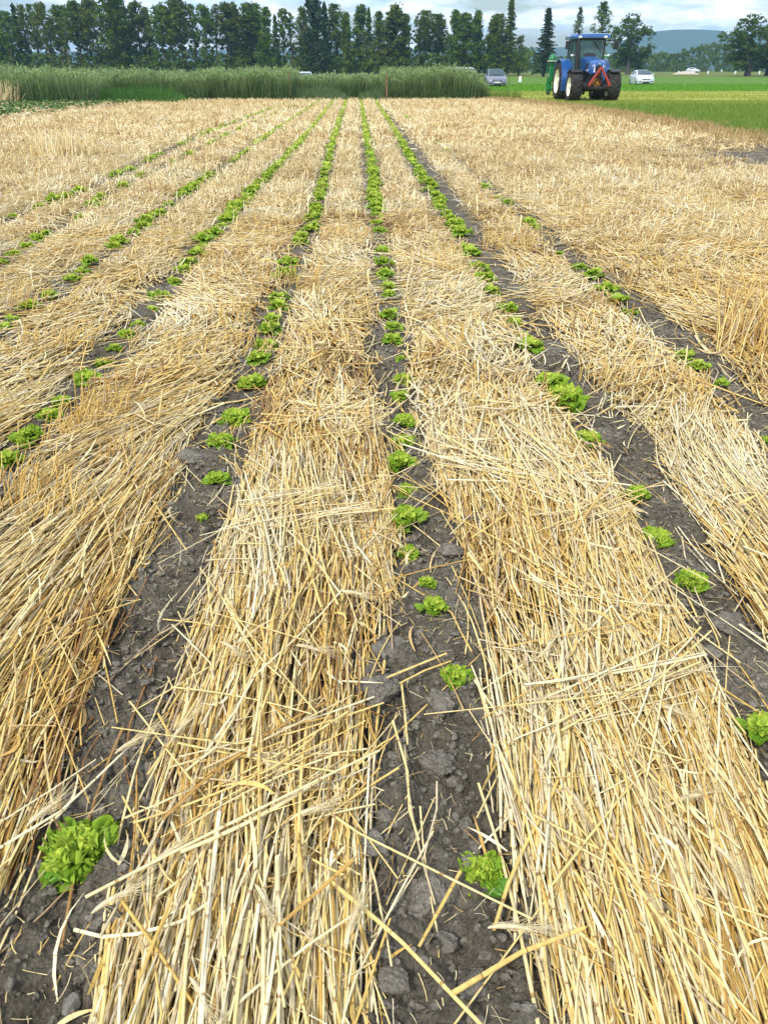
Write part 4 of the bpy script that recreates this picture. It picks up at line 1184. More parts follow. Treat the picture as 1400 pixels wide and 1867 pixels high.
TM = {}
for kind, cnt in (('leafy', 6), ('dense', 4), ('sparse', 4), ('spruce', 3), ('oak', 2), ('poplar', 2), ('bush', 3)):
    TM[kind] = [tree_meshes(kind, 900 + 37 * i + len(kind) * 5) for i in range(cnt)]
HALFW = {'leafy': 3.0, 'dense': 2.9, 'sparse': 2.4, 'spruce': 2.5, 'oak': 5.2, 'poplar': 1.9, 'bush': 4.6}
MATS = {}


def crown_variant(kind, var, matname):
    """same crown mesh with another leaf material"""
    key = (kind, var, matname)
    if key not in MATS:
        tr, cr = TM[kind][var]
        c2 = cr if len(cr.materials) == 0 else cr.copy()
        c2.materials.clear(); c2.materials.append(LEAFM[matname]); MATS[key] = c2
    return MATS[key]


def tree(name, px, ytop, wpx, kind, Y, lab, leaf='leafy', pale=False, group=None, gz=None):
    top = at(px, ytop, Y); z0 = float(rise(Y)) - .1 if gz is None else gz
    H = top[2] - z0
    d = depth(top[0], Y, top[2]); wd = wpx * d / FPX / 2
    var = random.randrange(len(TM[kind])); tr, cr = TM[kind][var]
    if len(tr.materials) == 0: tr.materials.append(M_BARK)
    root = empty(name, (top[0], Y, z0), lab, 'tree', group, random.uniform(0, 6.28))
    sz = H / 15.0; sx = wd / HALFW[kind] * 1.1
    t_ = put('trunk', tr, None, root); t_.scale = (max(sx, sz * .7), max(sx, sz * .7), sz)
    if pale: t_.data = tr.copy(); t_.data.materials.clear(); t_.data.materials.append(M_BARK_PALE)
    c_ = put('crown', crown_variant(kind, var, leaf), None, root); c_.scale = (sx, sx, sz)
    return root


LINE = [  # px, top, width, kind, leaf
 (-12, 10, 34, 'dense', 'leafy'), (6, 20, 30, 'leafy', 'leafy'), (20, 0, 26, 'spruce', 'spruce'), (38, 5, 28, 'leafy', 'leafy'), (55, 4, 24, 'leafy', 'fresh'), (70, 2, 30, 'leafy', 'leafy'), (84, 38, 22, 'sparse', 'fresh'), (97, 8, 30, 'leafy', 'leafy'), (112, 20, 24, 'sparse', 'leafy'),
 (132, 5, 38, 'leafy', 'leafy'), (150, 14, 26, 'leafy', 'leafy'), (168, -4, 30, 'leafy', 'leafy'), (188, -10, 40, 'leafy', 'leafy'), (205, 10, 22, 'leafy', 'leafy'), (220, -4, 34, 'dense', 'leafy'), (247, 5, 30, 'leafy', 'leafy'), (266, 10, 30, 'dense', 'leafy'), (288, 7, 36, 'leafy', 'fresh'),
 (303, 14, 24, 'leafy', 'fresh'), (322, -6, 44, 'leafy', 'fresh'), (350, 10, 28, 'sparse', 'leafy'), (368, 8, 30, 'leafy', 'leafy'), (388, 8, 32, 'sparse', 'fresh'), (408, 7, 34, 'leafy', 'fresh'), (428, 12, 36, 'dense', 'leafy'), (448, 10, 36, 'dense', 'leafy'), (462, 8, 34, 'dense', 'fresh'), (480, 16, 32, 'dense', 'leafy'),
 (498, 18, 22, 'spruce', 'leafy'), (515, 17, 22, 'sparse', 'leafy'), (533, 18, 26, 'sparse', 'leafy'), (550, 8, 26, 'leafy', 'fresh'), (574, -14, 44, 'dense', 'spruce'), (590, 0, 30, 'spruce', 'spruce'), (563, 52, 44, 'dense', 'leafy'), (612, 3, 30, 'leafy', 'leafy'), (632, 18, 30, 'dense', 'leafy'), (653, 13, 36, 'dense', 'leafy'),
 (670, 14, 26, 'spruce', 'leafy'), (692, 24, 28, 'dense', 'leafy'), (716, 14, 46, 'dense', 'leafy'), (737, 20, 32, 'dense', 'fresh'), (704, 66, 40, 'bush', 'fresh'), (762, 20, 20, 'sparse', 'leafy'), (778, 22, 26, 'leafy', 'leafy'), (796, 22, 28, 'leafy', 'leafy'), (812, 24, 22, 'sparse', 'leafy'), (832, 20, 26, 'dense', 'leafy'), (850, 28, 34, 'dense', 'leafy'),
 (875, 14, 30, 'dense', 'leafy'), (896, 25, 38, 'dense', 'leafy'), (912, 22, 30, 'leafy', 'leafy'), (932, -10, 46, 'spruce', 'leafy'), (950, 58, 34, 'bush', 'fresh')]
KW = {'leafy': 'tall leafy tree on a bare stem', 'dense': 'dense tree leafy to the ground', 'sparse': 'thin see-through tree', 'spruce': 'dark pointed conifer', 'bush': 'low bright bushy tree'}
CNT = {}
ORD2 = ['leftmost', 'second', 'third', 'fourth', 'fifth', 'sixth', 'seventh', 'eighth', 'ninth', 'tenth', 'eleventh', 'twelfth', 'thirteenth', 'fourteenth', 'fifteenth', 'sixteenth', 'seventeenth', 'eighteenth', 'nineteenth', 'twentieth', 'twenty-first', 'twenty-second', 'twenty-third', 'twenty-fourth', 'twenty-fifth']
for i, (px, ty, w, kind, leaf) in enumerate(LINE):
    if kind != 'spruce' and leaf != 'spruce': leaf = random.choice(['leafy', 'leafy', 'fresh', 'fresh', 'warm'])
    ty += random.uniform(-4, 8); px += random.uniform(-3, 3); w *= random.uniform(.75, 1.2)
    k = CNT.get(kind, 0); CNT[kind] = k + 1
    lab = f"{KW[kind]}, {ORD2[k]} such from left in the tree line"
    tree({'spruce': 'conifer_tree', 'bush': 'bushy_tree'}.get(kind, 'leafy_tree'), px, ty, w * (1.5 if kind in ('leafy', 'sparse', 'dense') else 1.2), kind, 215 + random.uniform(-9, 9), lab, leaf, random.random() < .3, 'trees in the far tree line')
tree('conifer_tree', 1001, 14, 52, 'spruce', 190, 'free-standing dark spruce left of the blue tractor', 'spruce')
tree('poplar_tree', 1058, 14, 24, 'poplar', 230, 'slim poplar rising behind the tractor roof', 'leafy')
tree('poplar_tree', 1102, 4, 46, 'poplar', 215, 'loose tall poplar behind the right side of the tractor', 'fresh')
tree('broadleaf_tree', 1160, 17, 82, 'oak', 240, 'broad round-crowned tree between the tractor and the mountain', 'oak')
tree('broadleaf_tree', 1386, 18, 100, 'oak', 200, 'big broad tree cut by the photo\'s right edge', 'oak')
tree('broadleaf_tree', 1425, 10, 90, 'oak', 206, 'broad tree mostly outside the photo\'s right edge', 'oak')
# dark undergrowth under the tree line
cl = []
for i in range(1000):
    x0 = -15 + 980 * i / 1000; y0 = random.uniform(100, 121) if fbm(np.array([x0]), np.array([0.]), .02, 2, 5)[0] < .15 else random.uniform(88, 120)
    p = at(x0, y0, random.uniform(205, 228))
    z = float(rise(215)) - .1
    for q in range(2): cl.append((p[0] + random.gauss(0, .6), p[1] + random.gauss(0, 1), z + (p[2] - z) * (.5 + .5 * q), random.uniform(.5, 1.1)))
me = crown_from(cl, 77, 12, .6, .9); me.name = 'undergrowth'
put('undergrowth', me, LEAFM['leafy'], label='dark bushes and saplings filling the foot of the far tree line', cat='undergrowth', kind='stuff')

# far woodland on the right, paler with distance
cl = []
prof = [(935, 100), (960, 84), (985, 98), (1010, 104), (1040, 100), (1075, 104), (1110, 100), (1135, 104), (1150, 102), (1175, 99), (1190, 101), (1205, 94), (1222, 98), (1240, 97), (1250, 89), (1268, 86), (1280, 80), (1290, 86), (1300, 76), (1310, 82), (1318, 78), (1330, 82), (1350, 78), (1372, 84), (1400, 80), (1450, 84)]
prof = [(a, b + 3) for a, b in prof]
pxs = np.array([p[0] for p in prof]); pys = np.array([p[1] for p in prof])
for i in range(1500):
    x0 = random.uniform(930, 1450); Y = random.uniform(400, 450); yt = float(np.interp(x0, pxs, pys)) + random.uniform(-1, 6)
    p = at(x0, yt, Y); zt = p[2]; z = random.uniform(0.8, zt) if random.random() < .75 else zt
    f = z / zt
    cl.append((p[0] + random.gauss(0, 1.5), Y, z, (1.7 - .9 * f) * random.uniform(.7, 1.2)))
me = crown_from(cl, 78, 26, .85, 1.15); me.name = 'woodland'
put('far_woodland', me, LEAFM['leafy'], label='bluish far woodland along the horizon below the mountain', cat='woodland', kind='stuff')

# mountain ridge
hp = [(-300, 84), (0, 92), (120, 95), (240, 88), (330, 90), (470, 92), (600, 90), (700, 92), (800, 88), (900, 86), (985, 88), (1060, 84), (1120, 78), (1160, 66), (1190, 57), (1230, 54), (1280, 54), (1310, 56), (1335, 64), (1380, 68), (1450, 62), (1560, 70), (1800, 84)]
hx = np.linspace(-300, 1800, 220); hy = np.interp(hx, [p[0] for p in hp], [p[1] for p in hp])
rows = []
for i, (x0, y0) in enumerate(zip(hx, hy)):
    y0 = y0 + 2.0 * float(fbm(np.array([x0]), np.array([0.]), .02, 4, 2)[0])
    p = at(x0, y0, 2600.0)
    base = at(x0, 127, 2350.0)
    col_ = []
    for f in np.linspace(0, 1, 9):
        q = base * (1 - f) + p * f
        q[2] = (p[2]) * (f ** 1.25) - 1.5 * (1 - f)
        q[1] += 18 * float(fbm(np.array([x0]), np.array([f * 40]), .05, 3, 4)[0]) * math.sin(f * 3.14)
        col_.append(q)
    b2 = p.copy(); b2[1] = 2900; b2[2] = -1; col_.append(b2)
    rows.append(col_)
A = np.array(rows); n1, n0 = A.shape[:2]; id_ = np.arange(n1 * n0).reshape(n1, n0)
put('hills', np_mesh('hills', A.reshape(-1, 3), np.stack([id_[:-1, :-1], id_[1:, :-1], id_[1:, 1:], id_[:-1, 1:]], -1).reshape(-1, 4), None, True),
    grass_ground_mat('forested_hill', [(0.3, (0.03, 0.055, 0.025)), (0.7, (0.06, 0.085, 0.035))], .01, .06), kind='structure')

# pale low mound and the row of white markers in the far field
M_PALE = simple('pale_earth', (0.55, 0.47, 0.38), .9, var=.1)
M_WHITE = simple('white_plastic', (0.8, 0.8, 0.78), .5, var=.03)
p = at(1250, 131, 240)
z0 = float(rise(240)) + 0.0
b = MB(); rg = []
for f in np.linspace(-1, 1, 13):
    h_ = .75 * (1 - f * f) ** .8 + .02
    rg.append([(f * 3.4, 1.6 * math.cos(a), max(-.1, h_ * math.sin(a))) for a in np.linspace(0, math.pi, 9)])
b.loft(rg); b.build('earth_mound', M_PALE, None, True, (p[0], 240, z0 - .1), label='pale low mound of earth far out in the field', cat='mound')
for i, (px, py) in enumerate([(1236, 133), (1262, 133), (1290, 132), (1340, 132), (1365, 131.5), (1384, 131.5), (1316, 123.5), (948, 143.5)]):
    Y = 236 if i < 6 else (320 if i == 6 else 118)
    p = at(px, py, Y); z0 = float(rise(Y)) - .05; h_ = .75 if i < 7 else .7
    b = MB(); b.box((0, 0, h_ / 2), (.42, .3, h_), bev=.06, taper=(.8, .8)); b.box((0, 0, h_ + .03), (.2, .16, .08), taper=(.7, .7))
    lab = ['left white block at the foot of the pale mound', 'right white block at the foot of the pale mound', 'lone white block a little right of the pale mound', 'first of three white blocks before the big right tree', 'middle of three white blocks before the big right tree',
           'last of three white blocks before the big right tree', 'tiny white post in front of the far woodland', 'small white post in the grass between grey car and tractor'][i]
    b.build('white_marker', M_WHITE, None, False, (p[0], Y, z0), label=lab, cat='marker', group='white markers in the far field')

# ------------------------------------------------------------------ vehicles
def car_paint(name, col, metal=0.0):
    m, t, b, o = mat_new(name)
    f = noise_fac(t, 3.0)
    t.links.new(ramp(t, f, [(.3, tuple(c * .88 for c in col)), (.7, col)]), b.inputs['Base Color'])
    b.inputs['Roughness'].default_value = .32; b.inputs['Metallic'].default_value = metal; b.inputs['Coat Weight'].default_value = .6; b.inputs['Coat Roughness'].default_value = .08
    return m


def glass_mat(name, tint, alpha=.55):
    m, t, b, out = mat_new(name)
    b.inputs['Base Color'].default_value = (*tint, 1); b.inputs['Roughness'].default_value = .06; b.inputs['Specular IOR Level'].default_value = .6
    tr = N(t, 'ShaderNodeBsdfTransparent'); tr.inputs['Color'].default_value = (.72, .85, .84, 1)
    mx = N(t, 'ShaderNodeMixShader', i_0=alpha)
    t.links.new(tr.outputs[0], mx.inputs[1]); t.links.new(b.outputs[0], mx.inputs[2]); t.links.new(mx.outputs[0], out.inputs['Surface'])
    return m


M_RUBBER = simple('rubber', (0.036, 0.034, 0.031), .9, var=.35, scale=5)
M_BLACK = simple('black_plastic', (0.02, 0.02, 0.022), .5)
M_STEEL = simple('rim_metal', (0.42, 0.43, 0.45), .35, .8)
M_LAMP = simple('lamp_glass', (0.75, 0.78, 0.8), .12, coat=.8, var=.02)
M_PLATE = simple('number_plate', (0.75, 0.75, 0.72), .4, var=.02)
M_CARGLASS = glass_mat('car_glass', (0.05, 0.09, 0.105), .8)
M_GREYCAR = car_paint('grey_paint', (0.20, 0.22, 0.27), .35)
M_WHITECAR = car_paint('white_paint', (0.62, 0.66, 0.72), .1)
M_VAN = car_paint('van_white_paint', (0.78, 0.79, 0.8), 0)
M_CHROME = simple('chrome', (0.6, 0.6, 0.6), .15, 1.0)


def wheel(root, x, y, r, w, side):
    rim = MB(); s = side
    rim.lathe((x, y, r), [(-w / 2 * s, 0.001), (-w * .3 * s, r * .2), (w * .2 * s, r * .55), (w * .42 * s, r * .64), (w * .48 * s, r * .66)], 18)
    for k in range(5):
        a = k * 2 * math.pi / 5
        rim.box((x + s * w * .38, y + math.cos(a) * r * .36, r + math.sin(a) * r * .36), (.03, r * .62, .06), Matrix.Rotation(a, 3, 'X'))
    rim.lathe((x, y, r), [(w * .44 * s, .001), (w * .46 * s, r * .12), (w * .3 * s, r * .16)], 10)
    o = rim.build('wheel', M_STEEL, root)
    ty = MB(); ty.lathe((x, y, r), [(-w / 2, r * .62), (-w / 2, r * .9), (-w * .36, r), (w * .36, r), (w / 2, r * .9), (w / 2, r * .62), (-w / 2, r * .62)], 24)
    ty.build('tyre', M_RUBBER, o, True)


def hatchback(paint, L=4.1, Wd=1.72, H=1.5, rails=False):
    """front faces -y; sections along the length give hood, screen, roof and tail"""
    root = bpy.data.objects.new('parked_car', None); COL.objects.link(root)
    w = Wd / 2; h0 = -L / 2
    def sec(y, wb, zb, wm, zm, wt, zt): return [(-wb, y, zb), (-wm, y, zm * .55 + zb * .45), (-wm, y, zm), (-wt, y, zt), (-wt * .5, y, zt + .012), (wt * .5, y, zt + .012), (wt, y, zt), (wm, y, zm), (wm, y, zm * .55 + zb * .45), (wb, y, zb)]
    b = MB()
    b.loft([sec(h0 + .02, w * .74, .28, w * .80, .50, w * .70, .60), sec(h0 + .10, w * .84, .20, w * .92, .55, w * .80, .70), sec(h0 + .35, w * .92, .18, w * .98, .66, w * .86, .80), sec(h0 + .85, w * .95, .18, w, .80, w * .90, .93),
            sec(h0 + 1.15, w * .95, .18, w, .86, w * .92, .98), sec(h0 + 2.2, w * .95, .18, w, .88, w * .94, .96), sec(h0 + 3.3, w * .95, .18, w, .9, w * .92, .98), sec(h0 + 3.9, w * .92, .22, w * .96, .84, w * .86, .98), sec(L / 2, w * .8, .32, w * .86, .7, w * .76, .92)])
    body = b.build('body', paint, root, True)
    # cabin: pillars and roof in paint, panes let into it
    r_ = MB()
    def cs(y, wb, zb, wt, zt): return [(-wb, y, zb), (-(wb + wt) / 2 - .02, y, (zb + zt) / 2), (-wt, y, zt - .05), (-wt + .10, y, zt), (wt - .10, y, zt), (wt, y, zt - .05), ((wb + wt) / 2 + .02, y, (zb + zt) / 2), (wb, y, zb)]
    r_.loft([cs(h0 + 1.02, w * .86, .95, w * .84, .965), cs(h0 + 1.4, w * .88, .95, w * .80, 1.19), cs(h0 + 1.85, w * .9, .94, w * .74, H - .03), cs(h0 + 2.5, w * .9, .94, w * .74, H), cs(h0 + 3.3, w * .9, .95, w * .72, H - .04), cs(h0 + 3.75, w * .88, .95, w * .68, H - .18), cs(h0 + 4.0, w * .84, .95, w * .7, 1.08)])
    r_.build('roof', paint, root, True)
    g = MB(); zt = H - .05
    g.quad((-w * .78, h0 + 1.06, 1.0), (w * .78, h0 + 1.06, 1.0), (w * .66, h0 + 1.78, zt), (-w * .66, h0 + 1.78, zt), .03)
    g.build('windscreen', M_CARGLASS, root)
    for s in (-1, 1):
        g = MB()
        P = [(s * (w * .91 + .025), h0 + 1.45, .99), (s * (w * .915 + .025), h0 + 2.35, .99), (s * (w * .77 + .02), h0 + 2.3, H - .10), (s * (w * .78 + .02), h0 + 1.95, H - .10)]
        if s < 0: P = P[::-1]
        g.quad(*P, th=.012)
        P = [(s * (w * .915 + .025), h0 + 2.45, .99), (s * (w * .905 + .025), h0 + 3.4, 1.02), (s * (w * .76 + .02), h0 + 3.2, H - .12), (s * (w * .77 + .02), h0 + 2.42, H - .10)]
        if s < 0: P = P[::-1]
        g.quad(*P, th=.012)
        g.build('side_window', M_CARGLASS, root)
        m = MB(); m.box((s * (w + .07), h0 + 1.35, 1.02), (.17, .10, .14), bev=.03, taper=(.85, .8)); m.build('wing_mirror', paint, root)
        hl = MB(); hl.loft([[(s * w * .52, h0 + .07, .60), (s * w * .86, h0 + .16, .60), (s * w * .84, h0 + .20, .71), (s * w * .56, h0 + .12, .67)], [(s * w * .55, h0 + .36, .74), (s * w * .95, h0 + .62, .78), (s * w * .93, h0 + .62, .86), (s * w * .62, h0 + .4, .80)]])
        hl.build('headlight', M_LAMP, root)
        f = MB(); f.box((s * w * .66, h0 + .05, .38), (.26, .08, .12), bev=.03); f.build('fog_lamp', M_BLACK, root)
        for y in (h0 + .78, h0 + L - .78): wheel(root, s * (w - .11), y, .31, .2, s)
        if rails:
            q = MB(); q.tube([(s * w * .66, h0 + 1.9, H - .02), (s * w * .66, h0 + 2.0, H + .05), (s * w * .66, h0 + 3.2, H + .04), (s * w * .66, h0 + 3.3, H - .03)], .022, 6); q.build('roof_rail', M_BLACK, root)
    if rails:
        q = MB(); q.box((0, h0 + 2.2, H + .075), (w * 1.5, .05, .04), bev=.01); q.box((0, h0 + 2.9, H + .075), (w * 1.5, .05, .04), bev=.01); q.build('roof_bar', M_BLACK, root)
    q = MB(); q.box((0, h0 + .045, .57), (w * .95, .09, .075), bev=.02); q.box((0, h0 + .02, .30), (w * .8, .08, .14), bev=.03); q.build('grille', M_BLACK, root)
    q = MB(); q.box((0, h0 - .005, .46), (.50, .03, .11), bev=.006); q.build('number_plate', M_PLATE, root)
    q = MB(); q.lathe((0, h0 + .0, .59), [(-.02, .001), (-.015, .05), (.02, .06)], 12, 'Y'); q.build('badge', M_CHROME, root)
    q = MB(); q.tube([(-.3, h0 + 1.05, 1.03), (.25, h0 + 1.12, 1.06)], .012, 5); q.tube([(.1, h0 + 1.05, 1.03), (.6, h0 + 1.12, 1.06)], .012, 5); q.build('wiper', M_BLACK, root)
    return root


def place(root, px, py, rz, lab, cat='car', Y=None, dz=0.0, scale=1.0):
    g = ground(px, py) if Y is None else at(px, 135, Y)[:2]
    root.location = (g[0], g[1], float(rise(g[1])) + dz); root.rotation_euler = (0, 0, rz); root.scale = (scale,) * 3
    root['label'] = lab; root['category'] = cat
    return root


place(hatchback(M_GREYCAR, 4.0, 1.74, 1.5, True), 901, 160.2, R(-2), 'dark grey hatchback with roof bars parked left of the tractor')
c2 = hatchback(M_WHITECAR, 4.3, 1.74, 1.40); place(c2, 1167, 156.5, R(-5), 'silvery white car parked in grass right of the tractor', dz=.02)
c3 = hatchback(M_WHITECAR, 4.3, 1.74, 1.45); place(c3, 1262, 130, R(60), 'distant pale car behind the pale earth mound', Y=290, dz=-.05)


def van(paint, lab, px, ytop, Y):
    p = at(px, ytop, Y); H = p[2]
    root = empty('parked_van', (p[0], Y, 0), lab, 'van', None, R(4))
    b = MB(); w = .86
    def sec(y, wb, z0, z1, wt): return [(-wb, y, z0), (-wb, y, z1 - .45), (-wt, y, z1 - .06), (-wt + .1, y, z1), (wt - .1, y, z1), (wt, y, z1 - .06), (wb, y, z1 - .45), (wb, y, z0)]
    b.loft([sec(-2.1, w * .9, .3, .8, w * .8), sec(-1.9, w, .25, .95, w * .86), sec(-1.2, w, .22, 1.05, w * .9), sec(-.5, w, .22, H - .04, w * .8), sec(.4, w, .22, H, w * .82), sec(1.8, w, .22, H - .02, w * .82), sec(2.1, w * .95, .3, H - .12, w * .78)])
    b.build('body', paint, root, True)
    g = MB(); g.quad((-w * .8, -1.17, 1.07), (w * .8, -1.17, 1.07), (w * .72, -.6, H - .1), (-w * .72, -.6, H - .1), .03); g.build('windscreen', M_CARGLASS, root)
    for s in (-1, 1):
        g = MB(); g.box((s * w * .955, .5, H - .34), (.03, 1.9, .30), Matrix.Rotation(s * -.17, 3, 'Y')); g.build('side_window', M_CARGLASS, root)
        for y in (-1.3, 1.3): wheel(root, s * (w - .1), y, .32, .2, s)
    return root


van(M_VAN, 'white car roof showing over the low cereal left of the centre', 550, 130.6, 63)
van(M_VAN, 'white car roof peeping over the right cereal block', 845, 122.6, 62)

# ------------------------------------------------------------------ the tractor (front faces -y)
M_BLUE = car_paint('tractor_blue', (0.020, 0.10, 0.34))
M_TGLASS = glass_mat('cab_glass', (0.16, 0.27, 0.27), .36)
M_RED = car_paint('linkage_red', (0.36, 0.03, 0.022))
M_CREAM = simple('cream_rim', (0.84, 0.80, 0.66), .45, var=.06)
M_IRON = simple('dark_iron', (0.035, 0.035, 0.037), .55, .3, var=.25)
M_AMBER = simple('amber_lens', (0.75, 0.24, 0.03), .25, var=.03)
M_YEL = simple('ochre_guard', (0.42, 0.20, 0.035), .5)
M_SEAT = simple('seat_fabric', (0.03, 0.035, 0.05), .9)
M_DGREEN = car_paint('implement_green', (0.012, 0.20, 0.045))


def farm_wheel(root, x, y, r, w, side, dish=.10):
    rim = MB(); s = side
    rim.lathe((x, y, r), [(s * w * .50, r * .635), (s * w * .45, r * .60), (s * (w * .45 - dish), r * .52), (s * (w * .40 - dish), r * .30), (s * (w * .46 - dish), r * .26), (s * (w * .46 - dish), .001)], 32)
    rim.lathe((x, y, r), [(-s * w * .48, r * .62), (-s * w * .40, r * .5), (-s * w * .1, r * .3), (-s * w * .1, .001)], 32)
    rim.lathe((x, y, r), [(s * (w * .46 - dish), r * .2), (s * (w * .62 - dish), r * .17), (s * (w * .66 - dish), r * .10), (s * (w * .66 - dish), .001)], 16)
    for k in range(8):
        a = k * math.pi / 4
        rim.lathe((x, y + math.cos(a) * r * .235, r + math.sin(a) * r * .235), [(s * (w * .46 - dish), .022), (s * (w * .52 - dish), .022), (s * (w * .52 - dish), .001)], 6)
    o = rim.build('wheel', M_CREAM, root, True)
    ty = MB()
    ty.lathe((x, y, r), [(-w * .50, r * .63), (-w * .56, r * .78), (-w * .50, r * .90), (-w * .30, r * .945), (0, r * .955), (w * .30, r * .945), (w * .50, r * .90), (w * .56, r * .78), (w * .50, r * .63)], 40)
    n = 19
    for k in range(n):                                  # chevron lugs
        for sd in (-1, 1):
            a0 = (k + (.5 if sd > 0 else 0)) * 2 * math.pi / n
            seg = []
            for f in np.linspace(0, 1, 5):
                ax = sd * w * (.03 + .52 * f); aa = a0 - .30 * f ** 1.15
                base = r * (.95 - .06 * f ** 3); top = r * (1.0 - .075 * f ** 3.5); da = .045 + .02 * f
                p = lambda rr, ang: (x + ax, y + math.cos(ang) * rr, r + math.sin(ang) * rr)
                seg.append([p(base, aa - da), p(top, aa - da * .7), p(top, aa + da * .7), p(base, aa + da)])
            ty.loft(seg)
    ty.build('tyre', M_RUBBER, o, False)


def arc_fender(root, x, y, r, w, a0, a1, mat, th=.04, n=12, lip=.0):
    rg = []
    zc = y[1]
    for a in np.linspace(a0, a1, n):
        c, sn = math.cos(a), math.sin(a)
        rg.append([(x - w / 2, y[0] + c * r, zc + sn * r), (x + w / 2, y[0] + c * r, zc + sn * r), (x + w / 2, y[0] + c * (r + th), zc + sn * (r + th)), (x - w / 2, y[0] + c * (r + th), zc + sn * (r + th))])
    return MB().loft(rg).build('fender', mat, root, True)


def make_tractor(loc):
    T = empty('tractor', loc, 'blue tractor with cab and red front linkage standing on the meadow', 'tractor')
    RF, RR, WB = .66, .87, 2.55
    yf, yr = -WB / 2, WB / 2
    for s in (-1, 1):
        farm_wheel(T, s * .93, yf, RF, .52, s, .09)
        farm_wheel(T, s * .95, yr, RR, .58, s, .13)
        arc_fender(T, s * .95, (yf, RF), RF + .06, .54, R(48), R(122), M_BLACK, .03)
        # blue rear mudguard with its inner cheek
        f = arc_fender(T, s * .93, (yr, RR), RR + .10, .56, R(20), R(205), M_BLUE, .05, 16)
        ck = MB(); rg = []
        for a in np.linspace(R(20), R(200), 16):
            c, sn = math.cos(a), math.sin(a)
            rg.append([(s * .66, yr + c * .35, RR + .35 + sn * .35), (s * .70, yr + c * .35, RR + .35 + sn * .35), (s * .70, yr + c * (RR + .12), RR + sn * (RR + .12)), (s * .66, yr + c * (RR + .12), RR + sn * (RR + .12))])
        ck.loft(rg); ck.build('mudguard', M_BLUE, T)
        # wide front panel of the mudguard beside the cab
        ck = MB(); ck.loft([[(s * .62, yr - .72, 1.05), (s * 1.16, yr - .80, 1.10), (s * 1.16, yr - .70, 1.12), (s * .62, yr - .62, 1.06)], [(s * .62, yr - .62, 1.50), (s * 1.18, yr - .68, 1.52), (s * 1.18, yr - .58, 1.54), (s * .62, yr - .52, 1.52)], [(s * .60, yr - .25, 1.84), (s * 1.16, yr - .30, 1.86), (s * 1.16, yr - .1, 1.90), (s * .60, yr - .1, 1.88)]])
        ck.build('mudguard_panel', M_BLUE, T, True)
    # chassis, engine block, axles
    b = MB(); b.box((0, .1, .78), (.52, 3.0, .42), bev=.05); b.box((0, yf, RF), (1.55, .26, .24), bev=.05); b.box((0, yr, RR), (1.6, .4, .42), bev=.08); b.box((0, -.5, .55), (.62, .9, .22), bev=.05)
    b.box((-.5, .25, .82), (.42, .9, .52), bev=.06); b.box((.5, .25, .82), (.42, .9, .52), bev=.06)
    for s in (-1, 1):
        b.lathe((s * .6, yf, RF), [(-.1, .001), (-.1, .16), (.1, .2), (.22, .2), (.22, .001)], 14)
        b.tube([(s * .3, yf + .2, .72), (s * .66, yf + .18, .74)], .035, 8)
    b.box((0, yf - .42, .72), (.60, .5, .38), bev=.05)
    b.build('chassis', M_IRON, T)
    b = MB(); b.box((0, -.98, 1.14), (.46, 1.55, .42), bev=.04); b.tube([(-.25, -.9, 1.2), (-.31, -.7, 1.0), (-.3, -.2, 1.0)], .04, 6); b.tube([(.25, -.9, 1.25), (.31, -.6, 1.05), (.3, -.1, 1.0)], .04, 6); b.build('engine', M_IRON, T)
    # engine hood
    def hs(y, wb, zb, wt, zt): return [(-wb, y, zb), (-wb - .015, y, (zb + zt) / 2), (-wt, y, zt - .07), (-wt * .62, y, zt - .005), (-.07, y, zt + .012), (.07, y, zt + .012), (wt * .62, y, zt - .005), (wt, y, zt - .07), (wb + .015, y, (zb + zt) / 2), (wb, y, zb)]
    h = MB(); h.loft([hs(-1.94, .27, 1.24, .27, 1.60), hs(-1.86, .33, 1.22, .33, 1.70), hs(-1.55, .365, 1.26, .37, 1.80), hs(-1.0, .385, 1.34, .39, 1.88), hs(-.42, .40, 1.36, .41, 1.96), hs(-.12, .41, 1.36, .42, 1.98)])
    hood = h.build('hood', M_BLUE, T, True)
    b = MB(); b.box((0, -1.945, 1.42), (.30, .05, .30), bev=.03)
    for k in range(4): b.box((0, -1.975, 1.31 + .07 * k), (.27, .015, .018))
    for s in (-1, 1):
        for k in range(5): b.box((s * .385, -1.35 + .14 * k, 1.52 + .012 * k), (.03, .075, .26), Matrix.Rotation(.25, 3, 'X'))
    b.build('grille', M_BLACK, T)
    b = MB(); b.lathe((0, -1.955, 1.63), [(-.03, .001), (-.025, .05), (.02, .055)], 14, 'Y'); b.build('badge', M_CHROME, T)
    for s in (-1, 1):
        b = MB(); b.loft([[(s * .17, -1.955, 1.28), (s * .275, -1.93, 1.30), (s * .315, -1.90, 1.56), (s * .20, -1.945, 1.60)], [(s * .18, -1.85, 1.29), (s * .335, -1.80, 1.31), (s * .345, -1.78, 1.58), (s * .21, -1.85, 1.62)]])
        b.build('headlight', M_LAMP, T)
    # dash cowl behind the hood
    b = MB(); b.box((0, .02, 1.90), (.62, .22, .42), Matrix.Rotation(-.2, 3, 'X'), bev=.08); b.build('dashboard', M_BLACK, T)
    b = MB(); b.tube([(.19 * math.cos(a), .30 + .10 * math.sin(a), 2.08 + .12 * math.sin(a)) for a in np.linspace(0, 6.28, 17)], .018, 6); b.tube([(0, .12, 1.95), (0, .30, 2.08)], .025, 6); b.build('steering_wheel', M_BLACK, T)
    b = MB(); b.box((0, .95, 1.55), (.52, .5, .14), bev=.05); b.box((0, 1.2, 1.92), (.50, .14, .66), Matrix.Rotation(-.12, 3, 'X'), bev=.05); b.box((0, 1.25, 2.30), (.28, .1, .18), bev=.04); b.build('seat', M_SEAT, T)
    # cab frame
    zr = 2.72; b = MB(); FP, RP = (.70, .02), (.66, 1.62)
